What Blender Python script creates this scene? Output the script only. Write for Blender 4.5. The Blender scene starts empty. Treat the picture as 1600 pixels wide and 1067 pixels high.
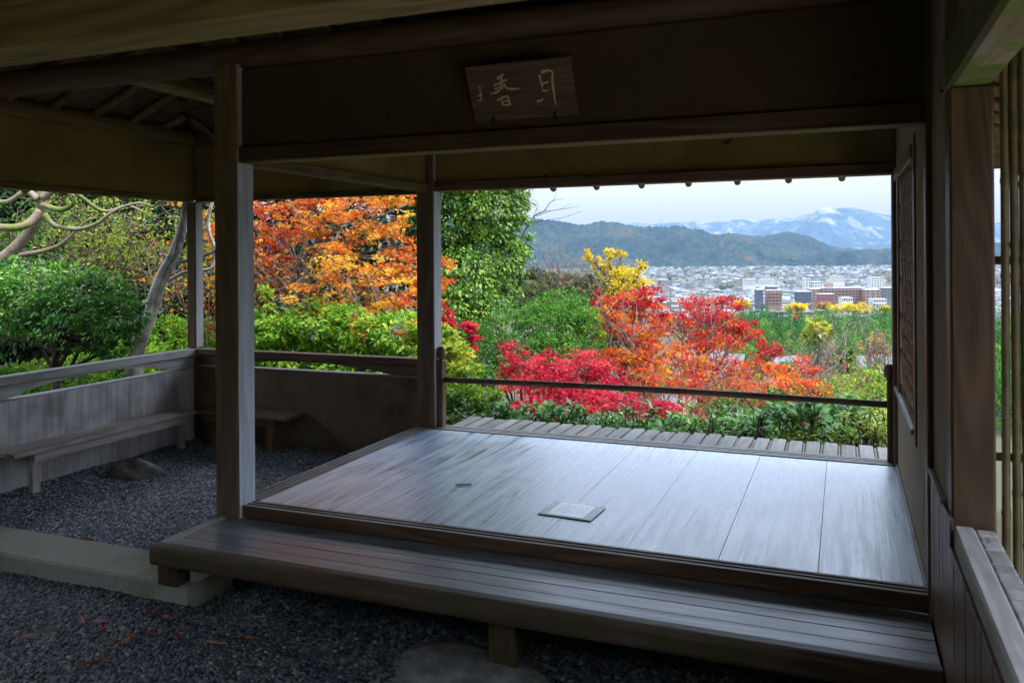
import bpy, bmesh, math, random
import numpy as np
from mathutils import Vector

# ------------------------------------------------------------------ camera, sky, sun, exposure
S = bpy.context.scene
COL = S.collection
F, CX, CY, ROLL, YAW, EYE = 1297.0, 800.0, 397.3, 0.0064, math.atan(518 / 1297), 1.28
cam_d = bpy.data.cameras.new('camera')
cam = bpy.data.objects.new('camera', cam_d)
COL.objects.link(cam)
S.camera = cam
cam.location = (0, 0, EYE)
cam.rotation_mode = 'XYZ'
cam.rotation_euler = (math.radians(90), 0, YAW)
cam.rotation_euler = (cam.rotation_euler.to_matrix() @ __import__('mathutils').Matrix.Rotation(-ROLL, 3, 'Z')).to_euler()
cam_d.sensor_width = 36
cam_d.lens = F / 1600 * 36
cam_d.shift_y = -(533.5 - CY) / 1600
cam_d.clip_start = 0.05
cam_d.clip_end = 60000
cam_d.dof.use_dof = True
cam_d.dof.focus_distance = 6.5
cam_d.dof.aperture_fstop = 5.0

SUN_EL, SUN_AZ = math.radians(60), math.radians(95)       # azimuth clockwise from +Y: high, to the right of the camera
wd = bpy.data.worlds.new('World')
S.world = wd
wd.use_nodes = True
nt = wd.node_tree
nt.nodes.clear()
sky = nt.nodes.new('ShaderNodeTexSky')
sky.sky_type = 'NISHITA'
sky.sun_disc = False
sky.sun_elevation = SUN_EL
sky.sun_rotation = SUN_AZ
sky.air_density, sky.dust_density, sky.ozone_density = 1.0, 2.0, 1.5
b1 = nt.nodes.new('ShaderNodeBackground')
b1.inputs[1].default_value = 0.05
b2 = nt.nodes.new('ShaderNodeBackground')                  # the veil of high cloud: brighter overhead, as an overcast sky is
b2.inputs[1].default_value = 1.1
wtc = nt.nodes.new('ShaderNodeTexCoord')
wsx = nt.nodes.new('ShaderNodeSeparateXYZ')
wrp = nt.nodes.new('ShaderNodeValToRGB')
wrp.color_ramp.elements[0].position, wrp.color_ramp.elements[0].color = 0.0, (.37, .255, .19, 1)
wrp.color_ramp.elements[1].position, wrp.color_ramp.elements[1].color = 1.0, (2.3, 2.75, 3.35, 1)
wmid = wrp.color_ramp.elements.new(.22)
wmid.color = (1.0, 1.18, 1.47, 1)
nt.links.new(wtc.outputs['Generated'], wsx.inputs[0])
nt.links.new(wsx.outputs[2], wrp.inputs[0])
nt.links.new(wrp.outputs[0], b2.inputs[0])
ad = nt.nodes.new('ShaderNodeAddShader')
wo = nt.nodes.new('ShaderNodeOutputWorld')
nt.links.new(sky.outputs[0], b1.inputs[0])
nt.links.new(b1.outputs[0], ad.inputs[0])
nt.links.new(b2.outputs[0], ad.inputs[1])
nt.links.new(ad.outputs[0], wo.inputs[0])
sun_d = bpy.data.lights.new('sun', 'SUN')
sun_d.energy = 3.8
sun_d.angle = math.radians(12)
sun_d.color = (1.0, 0.93, 0.82)
sun = bpy.data.objects.new('sun', sun_d)
COL.objects.link(sun)
sdir = Vector((math.sin(SUN_AZ) * math.cos(SUN_EL), math.cos(SUN_AZ) * math.cos(SUN_EL), math.sin(SUN_EL)))
sun.rotation_euler = sdir.to_track_quat('Z', 'Y').to_euler()
sun.location = (0, -20, 30)
S.view_settings.view_transform = 'Standard'
S.view_settings.look = 'None'
S.view_settings.gamma = 1
S.view_settings.exposure = 0.68
S.render.engine = 'CYCLES'
cy = S.cycles
cy.use_denoising = True
cy.max_bounces, cy.diffuse_bounces, cy.glossy_bounces = 7, 5, 3
cy.transmission_bounces, cy.transparent_max_bounces, cy.volume_bounces = 3, 6, 0
cy.caustics_reflective = cy.caustics_refractive = False
cy.sample_clamp_indirect = 6
cy.use_adaptive_sampling = True
cy.adaptive_threshold = .02

# ------------------------------------------------------------------ helpers
fw = np.array([-math.sin(YAW), math.cos(YAW), 0.0])
rt = np.array([math.cos(YAW), math.sin(YAW), 0.0])
UP = np.array([0, 0, 1.0])
CAM = np.array([0, 0, EYE])
R = random.Random(7)


def ray(px, py):
    u, v = (px - CX) / F, (CY - py) / F
    c, s = math.cos(ROLL), math.sin(ROLL)
    return fw + rt * (u * c + v * s) + UP * (-u * s + v * c)


def at(px, py, D):
    """survey helper: the real point D metres out along a sight line of the photograph"""
    return CAM + ray(px, py) * D


def smooth(a, b, x):
    t = np.clip((np.asarray(x, float) - a) / (b - a), 0, 1)
    return t * t * (3 - 2 * t)


WLOC = {}


def place(o, loc, parent):
    loc = Vector(loc)
    WLOC[o.name] = loc
    if parent is not None:
        o.parent = parent
        o.location = loc - WLOC[parent.name]
    else:
        o.location = loc


def tag(o, label=None, cat=None, group=None, kind=None):
    if label: o['label'] = label
    if cat: o['category'] = cat
    if group: o['group'] = group
    if kind: o['kind'] = kind
    return o


def empty(name, loc, label, cat, group=None, parent=None):
    o = bpy.data.objects.new(name, None)
    o.empty_display_size = 0.1
    COL.objects.link(o)
    place(o, loc, parent)
    if parent is None:
        tag(o, label, cat, group)
    return o


def obj(name, me, mat, loc=(0, 0, 0), parent=None):
    o = bpy.data.objects.new(name, me)
    COL.objects.link(o)
    if mat is not None and len(me.materials) == 0:
        me.materials.append(mat)
    place(o, loc, parent)
    return o


def mesh(name, V, Fc, smooth_=False):
    me = bpy.data.meshes.new(name)
    me.from_pydata([tuple(map(float, v)) for v in V], [], Fc)
    if smooth_:
        me.polygons.foreach_set('use_smooth', [True] * len(me.polygons))
    me.update()
    return me


def box(name, lo, hi, mat, parent=None, bev=0.004, taper=None):
    lo, hi = np.array(lo, float), np.array(hi, float)
    c, h = (lo + hi) / 2, (hi - lo) / 2
    bm = bmesh.new()
    bmesh.ops.create_cube(bm, size=2)
    for v in bm.verts:
        v.co = Vector((v.co.x * h[0], v.co.y * h[1], v.co.z * h[2]))
    if bev > 0:
        bmesh.ops.bevel(bm, geom=list(bm.edges), offset=min(bev, min(h) * .6), segments=1, affect='EDGES', profile=.5)
    me = bpy.data.meshes.new(name)
    bm.to_mesh(me)
    bm.free()
    ax = int(np.argmax(h))
    m = mat(ax) if callable(mat) else mat
    return obj(name, me, m, c, parent)


def prism(name, prof, axis, a, b, mat, parent=None, smooth_=False):
    """closed profile extruded along x (prof = y,z) or y (prof = x,z)"""
    prof = np.array(prof, float)
    k = len(prof)
    c = prof.mean(0)
    m = (a + b) / 2
    V = []
    for t in (a - m, b - m):
        for p in prof - c:
            V.append((t, p[0], p[1]) if axis == 'x' else (p[0], t, p[1]))
    Fc = [[i, (i + 1) % k, k + (i + 1) % k, k + i] for i in range(k)]
    Fc += [list(range(k))[::-1], list(range(k, 2 * k))]
    me = mesh(name, V, Fc)
    bm = bmesh.new()
    bm.from_mesh(me)
    bmesh.ops.recalc_face_normals(bm, faces=bm.faces)
    bm.to_mesh(me)
    bm.free()
    loc = (m, c[0], c[1]) if axis == 'x' else (c[0], m, c[1])
    mm = mat(0 if axis == 'x' else 1) if callable(mat) else mat
    return obj(name, me, mm, loc, parent)


class Tubes:
    def __init__(s):
        s.V, s.F, s.n = [], [], 0

    def add(s, pts, rad, k=6, cap=True):
        P = np.array(pts, float)
        n = len(P)
        rad = np.broadcast_to(np.array(rad, float), (n,))
        T = np.gradient(P, axis=0)
        T /= np.linalg.norm(T, axis=1)[:, None] + 1e-9
        ref = np.array([0, 0, 1.0]) if abs(T[0, 2]) < .8 else np.array([1.0, 0, 0])
        A = np.cross(T, ref)
        A /= np.linalg.norm(A, axis=1)[:, None] + 1e-9
        B = np.cross(T, A)
        th = np.arange(k) * 2 * math.pi / k
        ring = P[:, None] + rad[:, None, None] * (np.cos(th)[None, :, None] * A[:, None] + np.sin(th)[None, :, None] * B[:, None])
        s.V.append(ring.reshape(-1, 3))
        o = s.n
        for i in range(n - 1):
            for j in range(k):
                s.F.append((o + i * k + j, o + i * k + (j + 1) % k, o + (i + 1) * k + (j + 1) % k, o + (i + 1) * k + j))
        if cap:
            s.F.append(tuple(o + j for j in range(k))[::-1])
            s.F.append(tuple(o + (n - 1) * k + j for j in range(k)))
        s.n += n * k

    def build(s, name, mat, loc, parent=None):
        V = np.concatenate(s.V) - np.array(loc)
        return obj(name, mesh(name, V, s.F, True), mat, loc, parent)


def log(name, p0, p1, r, mat, parent, k=14, wob=0.0):
    p0, p1 = np.array(p0, float), np.array(p1, float)
    t = Tubes()
    n = 9
    q = np.linspace(0, 1, n)[:, None]
    P = p0 * (1 - q) + p1 * q
    rr = [r * (1 + wob * math.sin(5 * i + p0[0] * 9)) for i in range(n)]
    t.add(P, rr, k)
    ax = int(np.argmax(np.abs(p1 - p0)))
    return t.build(name, mat(ax) if callable(mat) else mat, (p0 + p1) / 2, parent)


# ------------------------------------------------------------------ materials
def new_mat(name):
    m = bpy.data.materials.new(name)
    m.use_nodes = True
    n = m.node_tree
    n.nodes.clear()
    out = n.nodes.new('ShaderNodeOutputMaterial')
    p = n.nodes.new('ShaderNodeBsdfPrincipled')
    n.links.new(p.outputs[0], out.inputs[0])
    return m, n, p, out


def ramp(n, stops):
    r = n.nodes.new('ShaderNodeValToRGB')
    e = r.color_ramp.elements
    while len(e) > 1:
        e.remove(e[-1])
    e[0].position, e[0].color = stops[0][0], (*stops[0][1], 1)
    for p, c in stops[1:]:
        q = e.new(p)
        q.color = (*c, 1)
    return r


def noise(n, vec, scale, detail=4, rough=.55, dist=0):
    t = n.nodes.new('ShaderNodeTexNoise')
    t.inputs['Scale'].default_value = scale
    t.inputs['Detail'].default_value = detail
    t.inputs['Roughness'].default_value = rough
    t.inputs['Distortion'].default_value = dist
    n.links.new(vec, t.inputs['Vector'])
    return t


def math_(n, op, a, b):
    t = n.nodes.new('ShaderNodeMath')
    t.operation = op
    for i, x in enumerate((a, b)):
        if isinstance(x, (int, float)):
            t.inputs[i].default_value = x
        elif x is not None:
            n.links.new(x, t.inputs[i])
    return t.outputs[0]


def mix(n, mode, fac, a, b):
    t = n.nodes.new('ShaderNodeMix')
    t.data_type = 'RGBA'
    t.blend_type = mode
    for sock, x in ((t.inputs[0], fac), (t.inputs[6], a), (t.inputs[7], b)):
        if isinstance(x, (int, float)):
            sock.default_value = x
        elif isinstance(x, tuple):
            sock.default_value = (*x, 1)
        else:
            n.links.new(x, sock)
    return t.outputs[2]


def obj_coords(n, scl=(1, 1, 1), rand=30.0):
    tc = n.nodes.new('ShaderNodeTexCoord')
    oi = n.nodes.new('ShaderNodeObjectInfo')
    cmb = n.nodes.new('ShaderNodeCombineXYZ')
    for i, k in enumerate((1.0, 1.7, 2.3)):
        n.links.new(math_(n, 'MULTIPLY', oi.outputs['Random'], rand * k), cmb.inputs[i])
    va = n.nodes.new('ShaderNodeVectorMath')
    va.operation = 'ADD'
    n.links.new(tc.outputs['Object'], va.inputs[0])
    n.links.new(cmb.outputs[0], va.inputs[1])
    mp = n.nodes.new('ShaderNodeVectorMath')
    mp.operation = 'MULTIPLY'
    mp.inputs[1].default_value = scl
    n.links.new(va.outputs[0], mp.inputs[0])
    return va.outputs[0], mp.outputs[0], oi.outputs['Random']


def wood(name, dark, light, grey, greyamt=.5, rough=(.45, .75), spec=.4, ior=1.5, bump=.25, coat=0.0, moss=None, ring=9.0, strk=.7, rv=.34):
    cache = {}

    def get(ax):
        if ax in cache: return cache[ax]
        m, n, p, out = new_mat(f'{name}_{"xyz"[ax]}')
        iso, _, rnd = obj_coords(n)
        sc = [1.0, 1.0, 1.0]
        sc[ax] = .07
        g = n.nodes.new('ShaderNodeVectorMath')
        g.operation = 'MULTIPLY'
        g.inputs[1].default_value = sc
        n.links.new(iso, g.inputs[0])
        gv = g.outputs[0]
        rings = noise(n, gv, ring, 1, .5, .35)
        w = math_(n, 'SINE', math_(n, 'MULTIPLY', rings.outputs[0], 55.0), None)
        w = math_(n, 'ADD', math_(n, 'MULTIPLY', w, .5), .5)
        fib = noise(n, gv, 130, 1, .6)
        pat = noise(n, iso, 2.2, 3, .6, .3)
        streak = noise(n, gv, 22, 3, .65)
        base = mix(n, 'MIX', math_(n, 'MULTIPLY', w, .75), light, dark)
        cg = mix(n, 'MIX', math_(n, 'MULTIPLY', ramp_f(n, pat.outputs[0], .35, .65), greyamt), base, grey)
        cg = mix(n, 'MULTIPLY', strk, cg, ramp(n, [(.25, (.45, .43, .42)), (.6, (1, 1, 1)), (.85, (1.25, 1.22, 1.2))]).outputs[0])
        rmp = [x for x in n.nodes if x.type == 'VALTORGB'][-1]
        n.links.new(streak.outputs[0], rmp.inputs[0])
        hv = n.nodes.new('ShaderNodeHueSaturation')
        hv.inputs['Saturation'].default_value = 1
        n.links.new(math_(n, 'ADD', math_(n, 'MULTIPLY', rnd, rv), 1 - rv / 2), hv.inputs['Value'])
        n.links.new(cg, hv.inputs['Color'])
        col = hv.outputs[0]
        if moss:
            mz = noise(n, iso, 5, 6, .65)
            col = mix(n, 'MIX', math_(n, 'MULTIPLY', ramp_f(n, mz.outputs[0], moss[1], moss[1] + .16), moss[2]), col, moss[0])
        n.links.new(col, p.inputs['Base Color'])
        rr = n.nodes.new('ShaderNodeMapRange')
        rr.inputs['From Min'].default_value, rr.inputs['From Max'].default_value = .3, .7
        rr.inputs['To Min'].default_value, rr.inputs['To Max'].default_value = rough
        mixr = math_(n, 'ADD', math_(n, 'MULTIPLY', streak.outputs[0], .6), math_(n, 'MULTIPLY', pat.outputs[0], .4))
        n.links.new(mixr, rr.inputs['Value'])
        n.links.new(rr.outputs[0], p.inputs['Roughness'])
        p.inputs['Specular IOR Level'].default_value = spec
        p.inputs['IOR'].default_value = ior
        p.inputs['Coat Weight'].default_value = coat
        p.inputs['Coat Roughness'].default_value = .3
        bp = n.nodes.new('ShaderNodeBump')
        bp.inputs['Strength'].default_value = bump
        bp.inputs['Distance'].default_value = .004
        n.links.new(math_(n, 'ADD', math_(n, 'MULTIPLY', fib.outputs[0], .6), math_(n, 'MULTIPLY', w, .35)), bp.inputs['Height'])
        n.links.new(bp.outputs[0], p.inputs['Normal'])
        cache[ax] = m
        return m
    return get


def ramp_f(n, v, a, b):
    r = n.nodes.new('ShaderNodeMapRange')
    r.interpolation_type = 'SMOOTHSTEP'
    r.inputs['From Min'].default_value, r.inputs['From Max'].default_value = a, b
    n.links.new(v, r.inputs['Value'])
    return r.outputs[0]


def rough_mat(name, c1, c2, scale=30, c3=None, sc3=3, rough=.85, bump=.3, dist=.004, det=6, randv=.0, spots=None, spec=.3):
    m, n, p, out = new_mat(name)
    iso, _, rnd = obj_coords(n)
    a = noise(n, iso, scale, det, .65)
    col = mix(n, 'MIX', ramp_f(n, a.outputs[0], .3, .7), c1, c2)
    if c3:
        b = noise(n, iso, sc3, 6, .65, .4)
        col = mix(n, 'MIX', ramp_f(n, b.outputs[0], .45, .68), col, c3)
    if spots:
        b = noise(n, iso, spots[1], 3, .6)
        col = mix(n, 'MIX', ramp_f(n, b.outputs[0], .69, .74), col, spots[0])
    if randv:
        hv = n.nodes.new('ShaderNodeHueSaturation')
        n.links.new(math_(n, 'ADD', math_(n, 'MULTIPLY', rnd, 2 * randv), 1 - randv), hv.inputs['Value'])
        n.links.new(col, hv.inputs['Color'])
        col = hv.outputs[0]
    n.links.new(col, p.inputs['Base Color'])
    p.inputs['Roughness'].default_value = rough
    p.inputs['Specular IOR Level'].default_value = spec
    bp = n.nodes.new('ShaderNodeBump')
    bp.inputs['Strength'].default_value = bump
    bp.inputs['Distance'].default_value = dist
    n.links.new(a.outputs[0], bp.inputs['Height'])
    n.links.new(bp.outputs[0], p.inputs['Normal'])
    return m


def floor_wood():
    m, n, p, out = new_mat('worn_floor_board')
    iso, _, rnd = obj_coords(n)
    def grain(k):
        g = n.nodes.new('ShaderNodeVectorMath')
        g.operation = 'MULTIPLY'
        g.inputs[1].default_value = (1, k, 1)
        n.links.new(iso, g.inputs[0])
        return g.outputs[0]
    st1 = noise(n, grain(.035), 42, 4, .68, .15)
    st2 = noise(n, grain(.02), 160, 2, .6)
    ring = noise(n, grain(.09), 4.0, 1, .5, .5)
    w = math_(n, 'SINE', math_(n, 'MULTIPLY', ring.outputs[0], 70.0), None)
    pat = noise(n, iso, 3.2, 5, .65, .5)
    f = math_(n, 'ADD', math_(n, 'MULTIPLY', st1.outputs[0], .55), math_(n, 'MULTIPLY', st2.outputs[0], .30))
    f = math_(n, 'ADD', f, math_(n, 'MULTIPLY', pat.outputs[0], .30))
    f = math_(n, 'ADD', f, math_(n, 'MULTIPLY', w, .035))
    f = math_(n, 'ADD', f, math_(n, 'MULTIPLY', rnd, .05))
    r = ramp(n, [(.43, (.085, .12, .19)), (.50, (.25, .32, .45)), (.57, (.47, .56, .72)), (.66, (.72, .80, .94))])  # worn streaks, with the blue of reflected sky put into their colour
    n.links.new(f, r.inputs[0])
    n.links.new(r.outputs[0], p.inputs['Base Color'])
    rr = n.nodes.new('ShaderNodeMapRange')
    rr.inputs['From Min'].default_value, rr.inputs['From Max'].default_value = .42, .72
    rr.inputs['To Min'].default_value, rr.inputs['To Max'].default_value = .24, .44
    n.links.new(f, rr.inputs['Value'])
    n.links.new(rr.outputs[0], p.inputs['Roughness'])
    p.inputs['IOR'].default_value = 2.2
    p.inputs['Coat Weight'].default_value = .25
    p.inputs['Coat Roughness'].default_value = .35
    bp = n.nodes.new('ShaderNodeBump')
    bp.inputs['Strength'].default_value = .22
    bp.inputs['Distance'].default_value = .004
    n.links.new(math_(n, 'ADD', st1.outputs[0], math_(n, 'MULTIPLY', st2.outputs[0], .5)), bp.inputs['Height'])
    n.links.new(bp.outputs[0], p.inputs['Normal'])
    return m


W_FLOOR = floor_wood()
W_STEP = wood('step_board', (.13, .12, .12), (.25, .245, .25), (.31, .32, .345), .65, (.26, .46), .5, 1.9, .15)
W_NOSE = wood('step_nosing', (.05, .024, .014), (.12, .068, .042), (.14, .095, .07), .5, (.4, .65), .4, 1.5, .25, 0, ((.055, .06, .012), .46, .75))
W_GREY = wood('weathered_grey', (.28, .245, .215), (.50, .455, .42), (.56, .535, .515), .75, (.5, .8), .35, 1.45, .35)
W_POST = wood('post_timber', (.12, .066, .032), (.23, .14, .072), (.23, .16, .10), .4, (.45, .7), .4, 1.45, .3)
W_BROWN = wood('brown_timber', (.09, .045, .024), (.19, .105, .058), (.20, .13, .085), .35, (.4, .65), .4, 1.45, .25)
W_DARKPOST = wood('dark_post_timber', (.055, .03, .017), (.12, .068, .038), (.12, .08, .055), .35, (.4, .65), .4, 1.45, .25)
W_OLIVE = wood('olive_log', (.125, .08, .027), (.255, .18, .07), (.24, .19, .095), .4, (.5, .75), .35, 1.45, .25)
W_MOSSY = wood('mossy_beam', (.12, .085, .055), (.26, .20, .15), (.30, .26, .22), .5, (.6, .85), .3, 1.45, .3, 0, ((.10, .15, .02), .42, .9))
W_VER = wood('veranda_board', (.20, .175, .145), (.36, .33, .29), (.40, .39, .37), .7, (.55, .85), .3, 1.45, .5)
W_BOARD = wood('wall_board', (.56, .515, .475), (.68, .635, .60), (.24, .22, .20), .7, (.55, .85), .3, 1.45, .25, ring=5, rv=.04)
W_BENCH = wood('bench_timber', (.33, .26, .21), (.55, .465, .40), (.58, .53, .485), .7, (.5, .8), .35, 1.45, .35)
W_LIT = wood('lit_face_timber', (.42, .43, .45), (.62, .63, .65), (.68, .70, .73), .6, (.4, .65), .5, 1.6, .3)  # pale bluish copy of the post wood, painted on its lit faces
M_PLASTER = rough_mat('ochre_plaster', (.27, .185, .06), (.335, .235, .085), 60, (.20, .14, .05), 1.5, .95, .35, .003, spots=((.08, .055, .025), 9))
M_PLASTERD = rough_mat('shaded_plaster', (.062, .040, .018), (.09, .058, .026), 60, (.065, .043, .02), 1.5, .95, .35, .003, spots=((.03, .02, .012), 9))  # the ochre plaster darkened for the front panel, shade put into its colour
M_PLASTER2 = rough_mat('sandy_plaster', (.30, .23, .15), (.42, .335, .235), 170, (.24, .185, .12), 2.5, .95, .7, .004)
M_PLASTER3 = rough_mat('brown_plaster', (.17, .115, .072), (.25, .175, .115), 40, (.095, .068, .045), 2.2, .95, .3, .003)
M_DARK = rough_mat('dark_gap', (.02, .016, .012), (.035, .028, .02), 20)
M_STONE = rough_mat('granite', (.27, .245, .20), (.45, .41, .345), 160, (.20, .19, .09), 1.6, .9, .5, .003)
M_ROCK = rough_mat('rock', (.14, .13, .115), (.33, .31, .28), 9, (.05, .045, .04), 3, .9, .8, .02)
M_IRON = rough_mat('black_iron', (.012, .011, .01), (.03, .026, .022), 40, rough=.6)
M_PAPER = rough_mat('laminated_paper', (.76, .76, .75), (.82, .82, .81), 8, rough=.32, bump=.03, spec=1.0)
M_PAPER.node_tree.nodes['Principled BSDF'].inputs['IOR'].default_value = 2.2
M_INK = rough_mat('grey_ink', (.30, .31, .34), (.42, .43, .46), 30)
M_NOTEBOARD = wood('note_board', (.15, .11, .09), (.26, .20, .17), (.26, .22, .2), .3, (.5, .7), .35, 1.45, .2)
M_BARK = rough_mat('grey_bark', (.11, .085, .065), (.24, .20, .165), 14, (.07, .055, .045), 5, .95, .8, .01)
M_BARKP = rough_mat('pale_bark', (.26, .23, .20), (.50, .46, .42), 14, (.14, .12, .10), 5, .95, .8, .01)
M_BARKD = rough_mat('dark_bark', (.045, .032, .024), (.10, .075, .06), 20, (.03, .024, .02), 5, .95, .6, .01)
M_BARKM = rough_mat('mossy_bark', (.15, .11, .085), (.29, .22, .17), 18, (.12, .16, .02), 2.4, .95, .8, .01)
M_TWIG = rough_mat('brown_twig', (.09, .052, .034), (.20, .13, .09), 10, rough=.9, randv=.25)
M_BAMBOO = rough_mat('dry_bamboo', (.13, .095, .042), (.22, .17, .085), 12, (.085, .078, .036), 4, .5, .15, .002, spec=.5)
M_GOLD = rough_mat('pale_brush_paint', (.42, .36, .22), (.55, .48, .32), 60, rough=.7)
M_SEAL = rough_mat('red_seal', (.30, .02, .02), (.40, .04, .03), 60, rough=.7)


def leaf_mat(name, trans=.35, rough=.45, spec=.4):
    m, n, p, out = new_mat(name)
    a = n.nodes.new('ShaderNodeAttribute')
    a.attribute_name = 'leaf_colour'
    n.links.new(a.outputs['Color'], p.inputs['Base Color'])
    p.inputs['Roughness'].default_value = rough
    p.inputs['Specular IOR Level'].default_value = spec
    t = n.nodes.new('ShaderNodeBsdfTranslucent')
    n.links.new(a.outputs['Color'], t.inputs[0])
    mx = n.nodes.new('ShaderNodeMixShader')
    mx.inputs[0].default_value = trans
    n.links.new(p.outputs[0], mx.inputs[1])
    n.links.new(t.outputs[0], mx.inputs[2])
    n.links.new(mx.outputs[0], out.inputs[0])
    return m


L_MAPLE = leaf_mat('maple_leaf', .55, .6, .2)
L_GLOSS = leaf_mat('glossy_leaf', .28, .36, .35)
L_SOFT = leaf_mat('soft_leaf', .40, .6, .15)
# ------------------------------------------------------------------ the ground: garden terrace, falling hillside, plain
def terrain(x, y):
    x, y = np.asarray(x, float), np.asarray(y, float)
    dx = np.maximum(np.maximum(-7.0 - x, x - 1.6), 0)
    dy = np.maximum(np.maximum(-6.0 - y, y - 6.2), 0)
    d = np.hypot(dx, dy)
    L, D = x * rt[0] + y * rt[1], x * fw[0] + y * fw[1]
    az = np.arctan2(L, D)
    s = smooth(-.62, -.08, az) * (1 - smooth(1.7, 2.3, az))
    prof = np.interp(d, [0, 1, 4, 10, 25, 60, 110, 260, 420, 700, 1e6], [0, .25, 1.5, 4.0, 9.0, 19.0, 27.0, 46.0, 58.0, 74.5, 74.5])
    up_ = np.interp(d, [0, 2, 20, 60, 300, 1500, 1e6], [0, 0, .9, 5, 30, 60, 60])
    far = smooth(500, 2500, d)
    n = .12 * np.sin(x * .9 + 1.3) * np.cos(y * .7) * smooth(1, 6, d)
    return -.43 + n * (d < 300) - s * prof + (1 - s) * (up_ * (1 - far) - 74.5 * far)


g_r = np.concatenate([[0], np.geomspace(2.0, 21000, 150)])
g_a = np.linspace(0, 2 * math.pi, 181)[:-1]
GX = -2.5 + np.outer(g_r, np.cos(g_a))
GY = 2.5 + np.outer(g_r, np.sin(g_a))
GZ = terrain(GX, GY)
V = np.stack([GX, GY, GZ], -1).reshape(-1, 3)
na = len(g_a)
Fc = [(i * na + j, i * na + (j + 1) % na, (i + 1) * na + (j + 1) % na, (i + 1) * na + j) for i in range(len(g_r) - 1) for j in range(na)]
M_GROUND = rough_mat('litter_ground', (.035, .032, .016), (.07, .06, .03), 25, (.025, .045, .014), 1.2, .95, .6, .02)
tag(obj('ground', mesh('ground', V, Fc, True), M_GROUND), kind='structure')


# added sheet of pale gravel right of the pavilion, unseen, to bounce light in
V, Fc = [], []
M_BOUNCE = rough_mat('pale_bounce_gravel', (.34, .31, .26), (.52, .48, .41), 90, (.40, .36, .29), 1.5, .95, .5, .004)
for (xa, xb, ya, yb) in ((1.3, 5.5, -5.0, 4.5),):
    nx, ny = int((xb - xa) / .3), int((yb - ya) / .3)
    o_ = len(V)
    for i in range(nx + 1):
        for j in range(ny + 1):
            x, y = xa + (xb - xa) * i / nx, ya + (yb - ya) * j / ny
            V.append((x, y, float(terrain(x, y)) + .03))
    Fc += [(o_ + i * (ny + 1) + j, o_ + (i + 1) * (ny + 1) + j, o_ + (i + 1) * (ny + 1) + j + 1, o_ + i * (ny + 1) + j + 1) for i in range(nx) for j in range(ny)]
tag(obj('bounce_gravel', mesh('bounce_gravel', V, Fc, True), M_BOUNCE), kind='structure')


def gravel(name, rects, z, dens, smin, smax, cols, seed, hole=None):
    V, Fc = [], []
    for (x0, x1, y0, y1) in rects:
        nx, ny = max(2, int((x1 - x0) / .12)), max(2, int((y1 - y0) / .12))
        o = len(V)
        for i in range(nx + 1):
            for j in range(ny + 1):
                x, y = x0 + (x1 - x0) * i / nx, y0 + (y1 - y0) * j / ny
                V.append((x, y, z + .006 * math.sin(x * 5.1 + y * 2.0) * math.cos(y * 4.3) + .004 * math.sin(x * 13 + y * 11)))
        Fc += [(o + i * (ny + 1) + j, o + (i + 1) * (ny + 1) + j, o + (i + 1) * (ny + 1) + j + 1, o + i * (ny + 1) + j + 1) for i in range(nx) for j in range(ny)]
    me = mesh(name, V, Fc, True)
    bed = rough_mat(name + '_bed', (.012, .012, .013), (.035, .034, .033), 60)
    m, n, p, out = new_mat(name + '_pebble')
    oi = n.nodes.new('ShaderNodeObjectInfo')
    rp = ramp(n, cols)
    n.links.new(oi.outputs['Random'], rp.inputs[0])
    tc = n.nodes.new('ShaderNodeTexCoord')
    nz = noise(n, tc.outputs['Object'], 3, 3)
    n.links.new(mix(n, 'MULTIPLY', .5, rp.outputs[0], mix(n, 'MIX', nz.outputs[0], (.5, .5, .5), (1.4, 1.4, 1.4))), p.inputs['Base Color'])
    p.inputs['Roughness'].default_value = .45
    o = obj(name, me, bed)
    me.materials.append(m)
    ng = bpy.data.node_groups.new(name + '_scatter', 'GeometryNodeTree')
    ng.interface.new_socket('Geometry', in_out='INPUT', socket_type='NodeSocketGeometry')
    ng.interface.new_socket('Geometry', in_out='OUTPUT', socket_type='NodeSocketGeometry')
    N = ng.nodes.new
    gi, go = N('NodeGroupInput'), N('NodeGroupOutput')
    dp = N('GeometryNodeDistributePointsOnFaces')
    dp.inputs['Density'].default_value = dens
    dp.inputs['Seed'].default_value = seed
    ico = N('GeometryNodeMeshIcoSphere')
    ico.inputs['Radius'].default_value = 1
    ico.inputs['Subdivisions'].default_value = 2
    ss = N('GeometryNodeSetShadeSmooth')
    sm = N('GeometryNodeSetMaterial')
    sm.inputs['Material'].default_value = m
    ip = N('GeometryNodeInstanceOnPoints')
    rs = N('FunctionNodeRandomValue')
    rs.data_type = 'FLOAT_VECTOR'
    rs.inputs[0].default_value = (smin, smin * .7, smin * .45)
    rs.inputs[1].default_value = (smax, smax * .75, smax * .6)
    rr = N('FunctionNodeRandomValue')
    rr.data_type = 'FLOAT_VECTOR'
    rr.inputs[0].default_value = (-.6, -.6, 0)
    rr.inputs[1].default_value = (.6, .6, 6.28)
    jn = N('GeometryNodeJoinGeometry')
    lk = ng.links.new
    lk(gi.outputs[0], dp.inputs['Mesh'])
    lk(dp.outputs['Points'], ip.inputs['Points'])
    lk(ico.outputs[0], ss.inputs[0])
    lk(ss.outputs[0], sm.inputs[0])
    lk(sm.outputs[0], ip.inputs['Instance'])
    lk(rs.outputs[0], ip.inputs['Scale'])
    lk(rr.outputs[0], ip.inputs['Rotation'])
    lk(ip.outputs[0], jn.inputs[0])
    lk(gi.outputs[0], jn.inputs[0])
    lk(jn.outputs[0], go.inputs[0])
    md = o.modifiers.new('scatter', 'NODES')
    md.node_group = ng
    return o


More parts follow.
